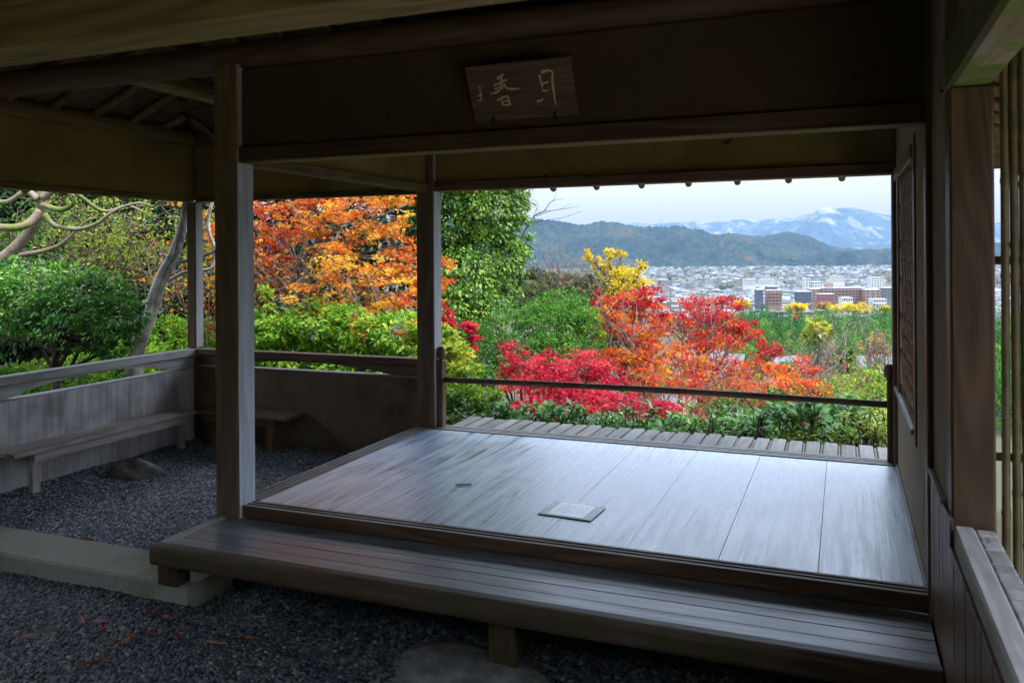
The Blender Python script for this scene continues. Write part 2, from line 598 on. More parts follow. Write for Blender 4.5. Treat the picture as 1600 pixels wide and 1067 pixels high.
PEB = [(0, (.02, .022, .03)), (.3, (.06, .07, .095)), (.6, (.13, .145, .18)), (.80, (.25, .275, .33)), (.91, (.46, .47, .48)), (1, (.55, .50, .42))]
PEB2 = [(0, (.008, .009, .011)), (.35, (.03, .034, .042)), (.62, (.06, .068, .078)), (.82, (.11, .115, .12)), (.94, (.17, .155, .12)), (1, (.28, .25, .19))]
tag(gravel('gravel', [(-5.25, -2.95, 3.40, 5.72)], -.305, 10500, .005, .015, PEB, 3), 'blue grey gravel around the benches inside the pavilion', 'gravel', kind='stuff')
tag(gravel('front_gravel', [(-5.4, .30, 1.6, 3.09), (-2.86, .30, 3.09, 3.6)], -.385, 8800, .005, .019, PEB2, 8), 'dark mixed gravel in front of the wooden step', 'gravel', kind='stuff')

# ------------------------------------------------------------------ the pavilion
PAV = empty('pavilion', (-1.3, 4.4, -.38), 'open wooden garden pavilion with plaster panels, plank floor and low walls', 'pavilion')
G = -.42


def sill(axis, a, b, lo, hi, z, h, grooves, name='sill', mat=W_BROWN):
    pr = [(lo, z - h), (lo, z)]
    for (g0, g1) in grooves:
        pr += [(g0, z), (g0, z - .014), (g1, z - .014), (g1, z)]
    pr += [(hi, z), (hi, z - h)]
    o = prism(name, pr, axis, a, b, mat, PAV)
    o.data.materials.append(W_GREY(0 if axis == 'x' else 1))     # top faces take the paler grey wood
    for f in o.data.polygons:
        if f.normal.z > .9 and f.center.z > -.004 + max(v.co.z for v in o.data.vertices): f.material_index = 1
    return o


# floor
FLOOR = box('floor', (-2.95, 3.54, -.16), (.283, 5.44, -.034), W_BROWN, PAV, 0)
edges = [.281, -.102, -.495, -.888, -1.281, -1.674, -2.067, -2.46, -2.848]
for a, b in zip(edges[1:], edges[:-1]):
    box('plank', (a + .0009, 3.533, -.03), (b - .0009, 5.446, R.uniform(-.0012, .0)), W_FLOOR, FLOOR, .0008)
box('floor_trim', (.282, 3.53, -.03), (.296, 5.46, .011), W_GREY, PAV, .003)
sill('x', -2.872, .283, 3.44, 3.531, .002, .058, [(3.462, 3.481), (3.495, 3.514)], mat=W_BROWN)
box('sill_beam', (-2.86, 3.452, -.30), (.285, 3.53, -.058), W_BROWN, PAV)
sill('y', 3.552, 5.468, -2.968, -2.851, .002, .2, [(-2.945, -2.932), (-2.912, -2.899), (-2.876, -2.866)], mat=W_BROWN)
sill('x', -2.805, .27, 5.458, 5.602, .004, .16, [(5.505, 5.52), (5.55, 5.565)], mat=W_BROWN)
# step in front
STEP = prism('step', [(2.95, -.083), (2.9535, -.07), (2.961, -.0625), (2.972, -.06), (3.007, -.06), (3.007, -.158), (2.978, -.158), (2.958, -.149), (2.95, -.133)], 'x', -3.0, .287, W_NOSE, PAV)
ys = [3.0095, 3.096, 3.194, 3.269, 3.355, 3.438]
for a, b in zip(ys[:-1], ys[1:]):
    box('plank', (-2.944, a + .0015, -.088), (.286, b - .0015, -.061 - R.uniform(0, .0015)), W_STEP, STEP, .002)
box('end_board', (-3.0, 3.0095, -.13), (-2.947, 3.412, -.057), W_GREY, STEP, .004)
for y in (3.05, 3.3):
    box('bearer', (-2.9, y, -.158), (.28, y + .05, -.09), W_BROWN, STEP)
for (x, z) in ((-3.06, -.288), (-1.335, -.365), (.10, -.40)):
    box('step_post', (x, 3.055, z), (x + .12, 3.15, -.1585), W_NOSE, STEP, .006)
# posts
def post(lo, hi, mat=W_POST, bev=.008, name='post', lit_faces=True):
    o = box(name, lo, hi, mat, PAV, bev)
    if lit_faces:                                            # the lit faces take a paler wood, garden light put into the colour
        o.data.materials.append(W_LIT(2))
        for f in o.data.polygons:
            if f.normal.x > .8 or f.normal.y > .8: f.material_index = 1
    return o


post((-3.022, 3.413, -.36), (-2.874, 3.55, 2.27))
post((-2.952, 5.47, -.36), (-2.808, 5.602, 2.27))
post((.272, 5.47, -.36), (.405, 5.602, 2.27), W_BROWN, lit_faces=False)
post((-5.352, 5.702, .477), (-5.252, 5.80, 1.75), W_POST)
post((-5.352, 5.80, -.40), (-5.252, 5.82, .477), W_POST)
post((.284, 3.425, -.40), (.405, 3.529, 2.27), W_BROWN, .006)
post((.303, 2.86, -.40), (.424, 2.982, 1.784), W_DARKPOST, .007, lit_faces=False)
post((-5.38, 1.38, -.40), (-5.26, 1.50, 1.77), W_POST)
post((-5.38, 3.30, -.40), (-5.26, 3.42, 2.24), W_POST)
# lintels, kokabe plaster, logs
box('lintel', (-2.873, 3.422, 1.756), (.284, 3.53, 1.765), W_OLIVE, PAV, .002)
box('lintel', (-2.873, 3.425, 1.7655), (.284, 3.53, 1.835), W_DARKPOST, PAV)
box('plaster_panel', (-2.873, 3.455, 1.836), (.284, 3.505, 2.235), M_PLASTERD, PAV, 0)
box('lintel', (-2.808, 5.478, 1.748), (.272, 5.60, 1.815), W_BROWN, PAV)
box('plaster_panel', (-2.808, 5.515, 1.816), (.272, 5.565, 2.235), M_PLASTER, PAV, 0)
box('lintel', (-2.945, 3.551, 1.752), (-2.845, 5.469, 1.80), W_OLIVE, PAV)
for x in (-2.862, -2.888, -2.914):
    box('lintel_bead', (x - .006, 3.553, 1.7445), (x + .006, 5.467, 1.7515), W_OLIVE, PAV, .001)
box('plaster_panel', (-2.925, 3.551, 1.801), (-2.870, 5.469, 2.235), M_PLASTER, PAV, 0)
box('lintel', (-5.35, 1.51, 1.752), (-5.252, 5.70, 1.79), W_OLIVE, PAV)
box('plaster_panel', (-5.33, 1.51, 1.791), (-5.275, 5.70, 2.25), M_PLASTER, PAV, 0)
box('lintel', (-5.251, 5.702, 1.752), (-2.953, 5.80, 1.79), W_BROWN, PAV)
box('plaster_panel', (-5.251, 5.725, 1.791), (-2.953, 5.78, 2.25), M_PLASTER, PAV, 0)
box('corner_batten', (-5.30, 5.70, 1.7905), (-5.252, 5.7245, 2.25), W_BROWN, PAV)
box('lintel', (-6.3, 1.381, 1.77), (.302, 1.507, 1.90), W_OLIVE, PAV, .006)
box('plaster_panel', (-6.3, 1.42, 1.901), (.302, 1.47, 2.32), M_PLASTER, PAV, 0)
log('log_beam', (-6.2, 3.49, 2.312), (.40, 3.49, 2.312), .075, W_DARKPOST, PAV)
log('log_beam', (-5.30, .8, 2.305), (-5.30, 6.5, 2.305), .075, W_OLIVE, PAV, 14, .03)
log('log_beam', (-6.0, 5.735, 2.30), (-2.9, 5.735, 2.30), .07, W_OLIVE, PAV)
log('log_beam', (-2.9, 5.54, 2.305), (1.1, 5.54, 2.305), .07, W_OLIVE, PAV)
log('log_beam', (-6.3, 1.445, 2.39), (1.2, 1.445, 2.39), .07, W_OLIVE, PAV)
box('tie_beam', (-3.80, 3.56, 2.262), (-3.66, 5.66, 2.37), W_OLIVE, PAV, .02)
box('ceiling_board', (-2.86, 3.51, 2.27), (.27, 5.51, 2.29), W_BROWN, PAV, 0)
# right wall: plaster with a lattice window
def wall_hole(name, x0, x1, y0, y1, z0, z1, hy0, hy1, hz0, hz1, mat):
    V, Fc = [], []
    for x in (x0, x1):
        for (y, z) in ((y0, z0), (y1, z0), (y1, z1), (y0, z1), (hy0, hz0), (hy1, hz0), (hy1, hz1), (hy0, hz1)):
            V.append((x, y, z))
    for k in range(4):
        a, b = k, (k + 1) % 4
        Fc.append((a, b, 4 + b, 4 + a))
        Fc.append((8 + a, 12 + a, 12 + b, 8 + b))
        Fc.append((4 + a, 4 + b, 12 + b, 12 + a))
        Fc.append((a, 8 + a, 8 + b, b))
    c = np.array([(x0 + x1) / 2, (y0 + y1) / 2, (z0 + z1) / 2])
    me = mesh(name, np.array(V) - c, Fc)
    bm = bmesh.new()
    bm.from_mesh(me)
    bmesh.ops.recalc_face_normals(bm, faces=bm.faces)
    bm.to_mesh(me)
    bm.free()
    return obj(name, me, mat, c, PAV)


wall_hole('plaster_wall', .2965, .37, 3.53, 5.469, -.35, 2.30, 4.16, 5.19, .475, 1.735, M_PLASTER2)
box('plaster_wall', (.306, 2.983, .475), (.36, 3.424, 2.30), M_PLASTER2, PAV, 0)
WIN = box('window', (.280, 4.145, 1.70), (.2955, 5.469, 1.765), W_OLIVE, PAV)
box('window_sill', (.276, 4.145, .452), (.30, 5.469, .478), W_GREY, WIN)
box('window_frame', (.289, 4.05, .42), (.2955, 4.143, 1.80), W_BROWN, WIN)
box('window_frame', (.285, 5.195, .479), (.2955, 5.26, 1.699), W_BROWN, WIN)
box('window_frame', (.3115, 4.163, 1.69), (.34, 5.187, 1.7345), W_GREY, WIN)
box('window_frame', (.3115, 4.163, .4785), (.34, 5.187, .50), W_GREY, WIN)
V, Fc = [], []
def slat(p, q, x, w=.010, t=.005):
    d = np.array(q) - np.array(p)
    d = d / np.linalg.norm(d)
    nrm = np.array([-d[1], d[0]]) * w
    o = len(V)
    for xx in (x, x + t):
        for c in (np.array(p) - nrm, np.array(q) - nrm, np.array(q) + nrm, np.array(p) + nrm):
            V.append((xx, c[0], c[1]))
    Fc.extend([(o, o + 1, o + 2, o + 3), (o + 7, o + 6, o + 5, o + 4), (o, o + 4, o + 5, o + 1), (o + 2, o + 6, o + 7, o + 3)])


y0, y1, z0, z1 = 4.166, 5.184, .502, 1.688
for sgn, xx in ((1, .2975), (-1, .304)):
    for k in range(-9, 14):
        yb = y0 + k * .125                              # slat runs at 60 degrees
        za, zb = z0, z1
        ya, yc = yb, yb + (z1 - z0) * .62
        if sgn < 0:
            ya, yc = y1 - (ya - y0), y1 - (yc - y0)
        t0, t1 = 0.0, 1.0
        dy = yc - ya
        for (lim, s_) in ((y0, 1), (y1, -1)):
            fa = (ya - lim) * s_
            fb = (yc - lim) * s_
            if fa < 0 and fb < 0:
                t0, t1 = 1, 0
            elif fa < 0:
                t0 = max(t0, fa / (fa - fb))
            elif fb < 0:
                t1 = min(t1, fa / (fa - fb))
        if t1 - t0 > .02:
            slat((ya + dy * t0, za + (zb - za) * t0), (ya + dy * t1, za + (zb - za) * t1), xx)
obj('lattice', mesh('lattice', np.array(V) - np.array([.31, 4.68, 1.1]), Fc), W_BROWN(2), (.31, 4.68, 1.1), WIN)
box('hook', (.296, 3.03, 1.80), (.3055, 3.036, 1.806), M_IRON, PAV, 0)
# wainscot boards and hip rail on the right
y = 3.42
while y > .6:
    w = R.uniform(.075, .1)
    if not (2.86 - w < y - w < 2.99 and y < 2.99 + w) or True:
        box('wainscot_board', (.2925 + R.uniform(0, .003), y - w + .0015, -.40), (.3048, y - .0015, .468 if y > 2.9 else .386), W_BROWN, PAV, .002)
    y -= w
box('wainscot_cap', (.284, 2.984, .469), (.304, 3.424, .482), W_GREY, PAV, .003)
HIP = box('hip_rail', (.3055, .25, .370), (.364, 2.858, .444), W_GREY, PAV, .007)
y = 2.856
while y > .6:
    box('rail_block', (.3655, y - .058, .388), (.419, y - .004, .440 + R.uniform(-.002, .002)), W_GREY, HIP, .005)
    y -= .06
box('mossy_beam', (.304, .05, 1.786), (.425, 2.985, 1.95), W_MOSSY, PAV, .012)
box('plaster_panel', (.34, .05, 1.951), (.39, 2.985, 2.25), M_PLASTER, PAV, 0)
# left low wall with arched rail
LW = box('low_wall', (-5.335, 1.5, -.40), (-5.275, 5.70, .305), W_BOARD, PAV, 0)
y = 5.70
while y > 1.6:
    w = R.uniform(.36, .48)
    box('wall_board', (-5.274, y - w + .0004, -.36), (-5.252 + R.uniform(0, .0005), y - .0004, .306), W_BOARD, LW, 0).data.materials[0] = W_BOARD(2)
    y -= w
box('wall_cap', (-5.34, 1.5, .3065), (-5.249, 5.70, .3165), W_GREY, LW, .002)


def arch(axis, a, b, o0, o1, zt, zb, rise, lo, hi, mat):
    pr = [(a, zt), (a, zb)]
    for k in range(15):
        t = k / 14
        pr.append((o0 + (o1 - o0) * t, zb + rise * (1 - abs(2 * t - 1) ** 2.2)))
    pr += [(b, zb), (b, zt)]
    return prism('arched_board', pr, axis, lo, hi, mat(1 if axis == 'x' else 0), PAV)


arch('x', 3.78, 5.70, 3.93, 5.47, .412, .3175, .086, -5.315, -5.275, W_GREY)
arch('x', 1.52, 3.775, 1.9, 3.62, .412, .3175, .086, -5.315, -5.275, W_GREY)
box('rail', (-5.345, 1.51, .4125), (-5.245, 5.79, .476), W_GREY, PAV, .006)
box('back_low_wall', (-5.25, 5.705, -.40), (-2.953, 5.76, .325), M_PLASTER3, PAV, 0)
box('wall_cap', (-5.25, 5.698, .3255), (-2.953, 5.77, .336), W_GREY, PAV, .002)
arch('y', -5.25, -2.953, -4.98, -3.3, .424, .3365, .066, 5.715, 5.755, W_BROWN)
box('rail', (-5.244, 5.69, .4245), (-2.953, 5.79, .475), W_BROWN, PAV, .006)
box('corner_batten', (-5.2515, 5.67, -.33), (-5.215, 5.697, .41), W_BROWN, PAV)
# newels, hand rail, outer veranda
def newel(x0, x1, y0, y1):
    c = np.array([(x0 + x1) / 2, (y0 + y1) / 2, 0])
    o = box('newel', (x0, y0, -.2), (x1, y1, .50), W_POST, PAV, .006)
    t = Tubes()
    prof = [(.50, .020), (.512, .019), (.518, .028), (.53, .031), (.57, .031), (.588, .026), (.598, .012), (.60, .002)]
    t.add([(c[0], c[1], z) for z, r in prof], [r for z, r in prof], 12)
    t.build('finial', W_POST(2), (c[0], c[1], .55), o)


newel(-2.806, -2.757, 5.50, 5.565)
newel(.240, .2695, 5.50, 5.565)
t = Tubes()
q = np.linspace(0, 1, 14)
t.add([(-2.757 + 2.997 * a, 5.535, .352 + .012 * math.sin(math.pi * a)) for a in q], [.0205 + .0012 * math.sin(i * 2.1) for i in range(14)], 12)
t.build('hand_rail', W_BROWN(0), (-1.25, 5.535, .352), PAV)
VER = box('veranda', (-2.9, 5.66, -.22), (.42, 5.72, -.085), W_BROWN, PAV)
x = .40
k = 0
while x > -2.80:
    w = .088
    dy = R.uniform(-.012, .012)
    box('plank', (x - w, 5.612, -.075), (x, 6.13 + dy, -.033 + R.uniform(-.004, .003)), W_VER, VER, .006)
    if x - w - .024 > -2.83:
        log('bamboo_strip', (x - w - .0115, 5.615, -.052), (x - w - .0115, 6.11 + R.uniform(-.02, .01), -.052), .0095, M_BAMBOO, VER, 7)
    x -= w + .0235
box('veranda_joist', (-2.9, 6.0, -.2), (.42, 6.06, -.077), W_BROWN, VER)
for x in (-2.7, -1.2, .3):
    box('veranda_post', (x, 5.99, -2.0), (x + .09, 6.07, -.201), W_BROWN, VER)
# roof: hipped deck on round rafters
X0, X1, Y0, Y1, ZE, PT = -6.5, 1.45, .1, 6.85, 1.872, .42
hw = (Y1 - Y0) / 2
V = []
for dz in (0, .13):
    V += [(X0, Y0, ZE + dz), (X1, Y0, ZE + dz), (X1, Y1, ZE + dz), (X0, Y1, ZE + dz), (X0 + hw, Y0 + hw, ZE + PT * hw + dz), (X1 - hw, Y0 + hw, ZE + PT * hw + dz)]
b = [(0, 1, 5, 4), (1, 2, 5), (2, 3, 4, 5), (3, 0, 4)]
Fc = [f[::-1] for f in b] + [tuple(i + 6 for i in f) for f in b] + [(i, (i + 1) % 4, 6 + (i + 1) % 4, 6 + i) for i in range(4)]
M_DECK = rough_mat('roof_board', (.09, .06, .035), (.17, .12, .075), 12, (.07, .05, .03), 3, .8, .3)
rc = np.array([-2.5, 3.4, ZE])
ROOF = obj('roof', mesh('roof', np.array(V) - rc, Fc), M_DECK, rc, PAV)


def zr(x, y):
    return ZE + PT * min(x - X0, X1 - x, y - Y0, Y1 - y)


y = 3.96 - .355 * 5
while y < 6.7:
    xe = X0 + min(y - Y0, Y1 - y) - .03
    if xe - X0 > .3:
        log('rafter', (X0 + .02, y, zr(X0 + .02, y) - .034), (xe, y, zr(xe, y) - .034), .032, W_OLIVE, ROOF, 10)
        if y > 3.5:
            xr = X1 - (xe - X0)
            log('rafter', (X1 - .02, y, zr(X1 - .02, y) - .034), (xr, y, zr(xr, y) - .034), .032, W_OLIVE, ROOF, 8)
    y += .355
x = -2.336 - .388 * 9
while x < 1.4:
    ye = Y1 - min(x - X0, X1 - x, hw) + .03
    if Y1 - ye > .25:
        log('rafter', (x, Y1 - .01, zr(x, Y1 - .01) - .034), (x, ye, zr(x, ye) - .034), .027, W_OLIVE, ROOF, 10)
    x += .388
for x in np.arange(-6.3, -4.0, .27):
    d = x - X0
    box('roof_batten', (x - .02, Y0 + d + .05, zr(x, 3.4) - .004), (x + .02, Y1 - d - .05, zr(x, 3.4) + .012), W_OLIVE, ROOF, 0)
for yy in np.arange(5.0, 6.8, .2):
    d = Y1 - yy
    box('roof_batten', (X0 + d + .05, yy - .02, zr(-2, yy) - .004), (X1 - d - .05, yy + .02, zr(-2, yy) + .012), W_OLIVE, ROOF, 0)

# ------------------------------------------------------------------ things in and around the pavilion
kb = empty('kerb_stone', (-5.0, 3.24, -.42), 'long pale granite kerb between the two gravel beds', 'kerb')
prism('kerb', [(3.085, -.43), (3.088, -.302), (3.10, -.291), (3.395, -.288), (3.402, -.295), (3.402, -.43)], 'x', -7.5, -2.905, M_STONE, kb)

bn = empty('bench', (-5.13, 4.6, -.30), 'long grey plank bench along the left low wall', 'bench', 'plank benches')
for a, b in ((-5.25, -5.168), (-5.166, -5.086), (-5.084, -5.004)):
    box('seat_plank', (a + .001, 3.80, -.03), (b - .001, 5.44, R.uniform(-.002, 0)), W_BENCH, bn, .003)
box('apron', (-5.052, 3.965, -.095), (-5.028, 5.40, -.0305), W_BENCH, bn, .003)
for y in (3.97, 5.30):
    box('leg', (-5.092, y, -.36), (-5.0525, y + .06, -.0305), W_BENCH, bn, .004)
bn = empty('bench', (-4.6, 5.56, -.30), 'short dark plank bench in the shaded corner behind the main post', 'bench', 'plank benches')
for a, b in ((5.425, 5.515), (5.517, 5.605), (5.607, 5.70)):
    box('seat_plank', (-5.0, a + .001, -.03), (-4.10, b - .001, R.uniform(-.002, 0)), W_POST, bn, .003)
box('apron', (-4.99, 5.47, -.09), (-4.25, 5.494, -.0305), W_POST, bn, .003)
box('leg', (-4.36, 5.495, -.36), (-4.30, 5.56, -.0305), W_POST, bn, .004)
box('leg', (-4.95, 5.495, -.36), (-4.89, 5.56, -.0305), W_POST, bn, .004)


def boulder(name, c, r, seed, label, mat=M_ROCK, sub=4):
    bm = bmesh.new()
    bmesh.ops.create_icosphere(bm, subdivisions=sub, radius=1)
    rg = np.random.default_rng(seed)
    ph = rg.uniform(0, 6, (6, 3))
    fr = rg.uniform(1, 4, (6, 3))
    pl = rg.normal(size=(9, 3))
    pl /= np.linalg.norm(pl, axis=1)[:, None]
    for v in bm.verts:
        p = np.array(v.co)
        k = 1 + sum(.07 * math.sin(fr[i] @ p + ph[i, 0]) for i in range(6))
        q = p * k
        for nrm in pl:
            dd = q @ nrm - .82
            if dd > 0: q = q - nrm * dd * .85
        q += .02 * np.sin(p * 17 + ph[0])
        v.co = Vector(q * np.array(r))
    for f in bm.faces: f.smooth = True
    me = bpy.data.meshes.new(name)
    bm.to_mesh(me)
    bm.free()
    return tag(obj(name, me, mat, c), label, 'rock')


boulder('rock', (-4.79, 4.60, -.30), (.23, .14, .105), 4, 'grey rock half sunk in the gravel before the long bench')
boulder('stepping_stone', (-1.38, 2.98, -.42), (.46, .30, .072), 9, 'broad flat stone carrying the short post under the step')

# the name board
PL = empty('name_board', (-1.30, 3.44, 1.88), 'dark tilted wooden name board with pale brush characters', 'sign')
bl, br_ = np.array([-1.546, 3.435, 1.879]), np.array([-1.060, 3.435, 1.881])
tl = np.array([-1.546, 3.322, 2.104])
ux, uy = br_ - bl, tl - bl
nn = np.cross(ux, uy)
nn /= np.linalg.norm(nn)                                    # faces the camera side
V = [bl, bl + ux, bl + ux + uy, bl + uy]
V += [v - nn * .024 for v in V]
me = mesh('board', np.array(V) - bl, [(0, 1, 2, 3), (7, 6, 5, 4), (0, 4, 5, 1), (1, 5, 6, 2), (2, 6, 7, 3), (3, 7, 4, 0)])
W_SIGN = wood('sign_board', (.07, .04, .025), (.135, .08, .052), (.11, .072, .052), .3, (.5, .7), .3, 1.45, .4, ring=14)
obj('board', me, W_SIGN(0), bl, PL)


def strokes(name, items, mat, host, org, eu, ev, nrm, off=.0012):
    V, Fc = [], []
    for pts, w in items:
        P = np.array(pts, float)
        m_ = 6
        Q = []
        for i in range(len(P) - 1):                          # smooth the polyline
            p0, p1, p2, p3 = P[max(i - 1, 0)], P[i], P[i + 1], P[min(i + 2, len(P) - 1)]
            for k in range(m_):
                t = k / m_
                Q.append(.5 * ((2 * p1) + (-p0 + p2) * t + (2 * p0 - 5 * p1 + 4 * p2 - p3) * t * t + (-p0 + 3 * p1 - 3 * p2 + p3) * t ** 3))
        Q.append(P[-1])
        Q = np.array(Q)
        T = np.gradient(Q, axis=0)
        T /= np.linalg.norm(T, axis=1)[:, None] + 1e-9
        Nn = np.stack([-T[:, 1], T[:, 0]], 1)
        o = len(V)
        for i in range(len(Q)):
            s_ = i / (len(Q) - 1)
            ww = w * (.55 + .45 * math.cos(s_ * 5.0) ** 2) * (1.15 - .5 * s_)
            for sg in (1, -1):
                c = Q[i] + sg * Nn[i] * ww
                V.append(org + eu * c[0] + ev * c[1] + nrm * off)
        Fc += [(o + 2 * i, o + 2 * i + 1, o + 2 * i + 3, o + 2 * i + 2) for i in range(len(Q) - 1)]
    c = np.mean(V, axis=0)
    return obj(name, mesh(name, np.array(V) - c, Fc), mat, c, host)


def pq(pts):                                                # survey picture of the board -> board coordinates 0..1
    out = []
    for x, y in pts:
        a = np.linalg.solve(np.array([[693, 90], [-62, 380]]), np.array([x - 203, y - 238]))
        out.append((a[0], 1 - a[1]))
    return out


moon = [([(712, 296), (722, 330), (735, 360), (728, 372)], 8), ([(722, 276), (760, 264), (792, 272), (796, 296), (800, 340), (815, 410), (828, 470), (838, 492)], 8),
        ([(728, 345), (752, 346), (778, 336)], 7), ([(738, 394), (758, 400), (780, 392)], 7), ([(708, 468), (728, 466), (748, 452)], 8)]
scent = [([(432, 318), (455, 300), (474, 286)], 10), ([(412, 362), (450, 345), (500, 322)], 9), ([(462, 312), (460, 350), (470, 378)], 7),
         ([(418, 388), (450, 372), (474, 362)], 6), ([(470, 372), (440, 402), (388, 424)], 8), ([(478, 352), (500, 380), (545, 386), (592, 380)], 8),
         ([(440, 462), (470, 446), (510, 428)], 7), ([(462, 448), (474, 476), (484, 498)], 7), ([(508, 436), (522, 470), (532, 502)], 8), ([(474, 474), (500, 468), (518, 462)], 6), ([(482, 496), (505, 494), (530, 490)], 7)]
small = [([(312, 370), (318, 392), (314, 408)], 5), ([(300, 434), (318, 428), (338, 422)], 5), ([(322, 410), (322, 436), (326, 458)], 5), ([(304, 466), (322, 464), (342, 456)], 5)]
sc = .486 / 700
for nm, it in (('character', moon), ('character', scent), ('signature', small)):
    strokes(nm, [([(p[0] * .486, p[1] * np.linalg.norm(uy)) for p in pq(a)], w * sc * 1.15) for a, w in it], M_GOLD, PL, bl, ux / np.linalg.norm(ux), uy / np.linalg.norm(uy), nn)
sp = pq([(345, 500)])[0]
sq = [(math.cos(a) * .010, math.sin(a) * .012) for a in np.linspace(0, 2 * math.pi, 9)[:-1]]
sc_ = bl + ux * sp[0] + uy * sp[1] + nn * .0013
obj('seal', mesh('seal', [ux / np.linalg.norm(ux) * a + uy / np.linalg.norm(uy) * b for a, b in sq], [tuple(range(8))]), M_SEAL, sc_, PL)
for f_ in (.19, .79):
    p = bl + ux * f_
    box('hanger', p + np.array([-.006, -.012, -.014]), p + np.array([.006, .018, -.001]), M_IRON, PL, .002)
    box('hanger', p + np.array([-.005, -.016, -.013]), p + np.array([.005, -.0125, .018]), M_IRON, PL, .001)

# the notice on the floor
NT = empty('floor_notice', (-1.262, 3.94, 0), 'small white paper notice on a wooden board lying on the floor', 'notice')
me_o = box('notice_board', (-1.40, 3.83, .0015), (-1.124, 4.057, .006), W_STEP, NT, .002)
pp = box('paper', (-1.356, 3.848, .0063), (-1.171, 4.046, .0068), M_PAPER, NT, 0)
its = []
for r_ in range(5):
    x = .02
    while x < .16:
        l = R.uniform(.01, .035)
        its.append(([(x, .045 + r_ * .028 + R.uniform(-.002, .002)), (x + l, .045 + r_ * .028)], .0022))
        x += l + .008
strokes('writing', its, M_INK, NT, np.array([-1.356, 3.848, .0068]), np.array([1., 0, 0]), np.array([0, 1., 0]), np.array([0, 0, 1.]), .0008)
NT.rotation_euler = (0, 0, math.radians(-3.5))


def fallen_leaf(p, size, rot, col, kind, label, curl=.25):
    V, Fc = [], []
    if kind == 'maple':
        tips = [(-2.0, .55), (-1.0, .9), (0, 1.0), (1.0, .9), (2.0, .55)]
        pts = [(0, -.1)]
        for i, (a, l) in enumerate(tips):
            pts.append((math.sin(a) * l, math.cos(a) * l))
            if i < 4: pts.append((math.sin(a + .5) * .34, math.cos(a + .5) * .34))
        V = [(x, y, curl * (x * x + y * y) * .6 + .05 * math.sin(5 * x)) for x, y in pts]
        Fc = [(0, 1, 2), (0, 2, 3, 4), (0, 4, 5, 6), (0, 6, 7, 8), (0, 8, 9)]
    else:
        n_ = 7
        for i in range(n_):
            t = i / (n_ - 1)
            w = .26 * math.sin(math.pi * (t ** .8)) + .01
            for s_ in (-1, 0, 1):
                V.append((s_ * w, (t - .5) * 2, curl * (abs(s_) * .5 + (t - .5) ** 2 * 1.2)))
        for i in range(n_ - 1):
            for j in range(2):
                a = i * 3 + j
                Fc.append((a, a + 1, a + 4, a + 3))
        V += [(-.012, -1.0, curl * .3), (.012, -1.0, curl * .3), (.008, -1.45, curl * .3 + .02), (-.008, -1.45, curl * .3 + .02)]
        Fc.append((21, 22, 23, 24))
    me = mesh('fallen_leaf', np.array(V) * size, Fc)
    m = rough_mat('dead_leaf', tuple(c * .7 for c in col), col, 40, rough=.6, bump=.2)
    o = obj('fallen_leaf', me, m, p)
    tl = .25 if size > .047 or kind == 'maple' or p[2] < -.1 else .0
    o.rotation_euler = (R.uniform(-tl, tl), R.uniform(-tl, tl), rot)
    tag(o, label, 'leaf', 'fallen leaves')


def onz(px, py, z):
    r_ = ray(px, py)
    return CAM + r_ * ((z - EYE) / r_[2])


fallen_leaf(onz(724, 758, .0015), .046, 1.9, (.16, .05, .02), 'oval', 'curled brown leaf lying alone on the plank floor', .22)
for px, py, z, sz, col, kd, lab in (
        (237, 955, -.368, .045, (.20, .02, .015), 'oval', 'dark red leaf nearest the end of the kerb stone'),
        (258, 965, -.368, .045, (.17, .025, .015), 'oval', 'dark red leaf lying flat right of the kerb end leaf'),
        (237, 991, -.368, .042, (.22, .035, .02), 'oval', 'brownish red leaf just left of the bright red maple leaf'),
        (271, 994, -.366, .036, (.60, .03, .02), 'maple', 'bright red maple leaf on the dark front gravel'),
        (198, 998, -.368, .036, (.40, .08, .02), 'oval', 'orange brown leaf left of the bright red maple leaf'),
        (160, 981, -.368, .030, (.28, .03, .05), 'oval', 'small crimson leaf below the pale pink leaf'),
        (157, 971, -.368, .030, (.50, .26, .22), 'oval', 'pale pink leaf above the small crimson leaf'),
        (128, 970, -.368, .036, (.45, .18, .15), 'oval', 'dull pink leaf left of the two small leaves'),
        (45, 994, -.368, .040, (.38, .16, .14), 'oval', 'dull pink leaf near the left edge of the front gravel'),
        (145, 1035, -.368, .048, (.30, .06, .03), 'oval', 'long rust brown leaf lowest on the front gravel'),
        (338, 1005, -.366, .036, (.42, .20, .16), 'oval', 'pinkish leaf on gravel below the step, left of an orange one'),
        (391, 994, -.366, .030, (.55, .14, .02), 'maple', 'small orange leaf on the gravel under the step edge'),
        (134, 843, -.284, .034, (.40, .12, .03), 'oval', 'orange brown leaf on the inner edge of the kerb'),
        (48, 806, -.290, .044, (.42, .17, .13), 'oval', 'pink brown leaf on the inner gravel near the bench leg'),
        (290, 751, -.290, .034, (.36, .12, .05), 'oval', 'small brown leaf on inner gravel left of the main post')):
    fallen_leaf(onz(px, py, z), sz * 1.2, R.uniform(0, 6.28), col, kd, lab)

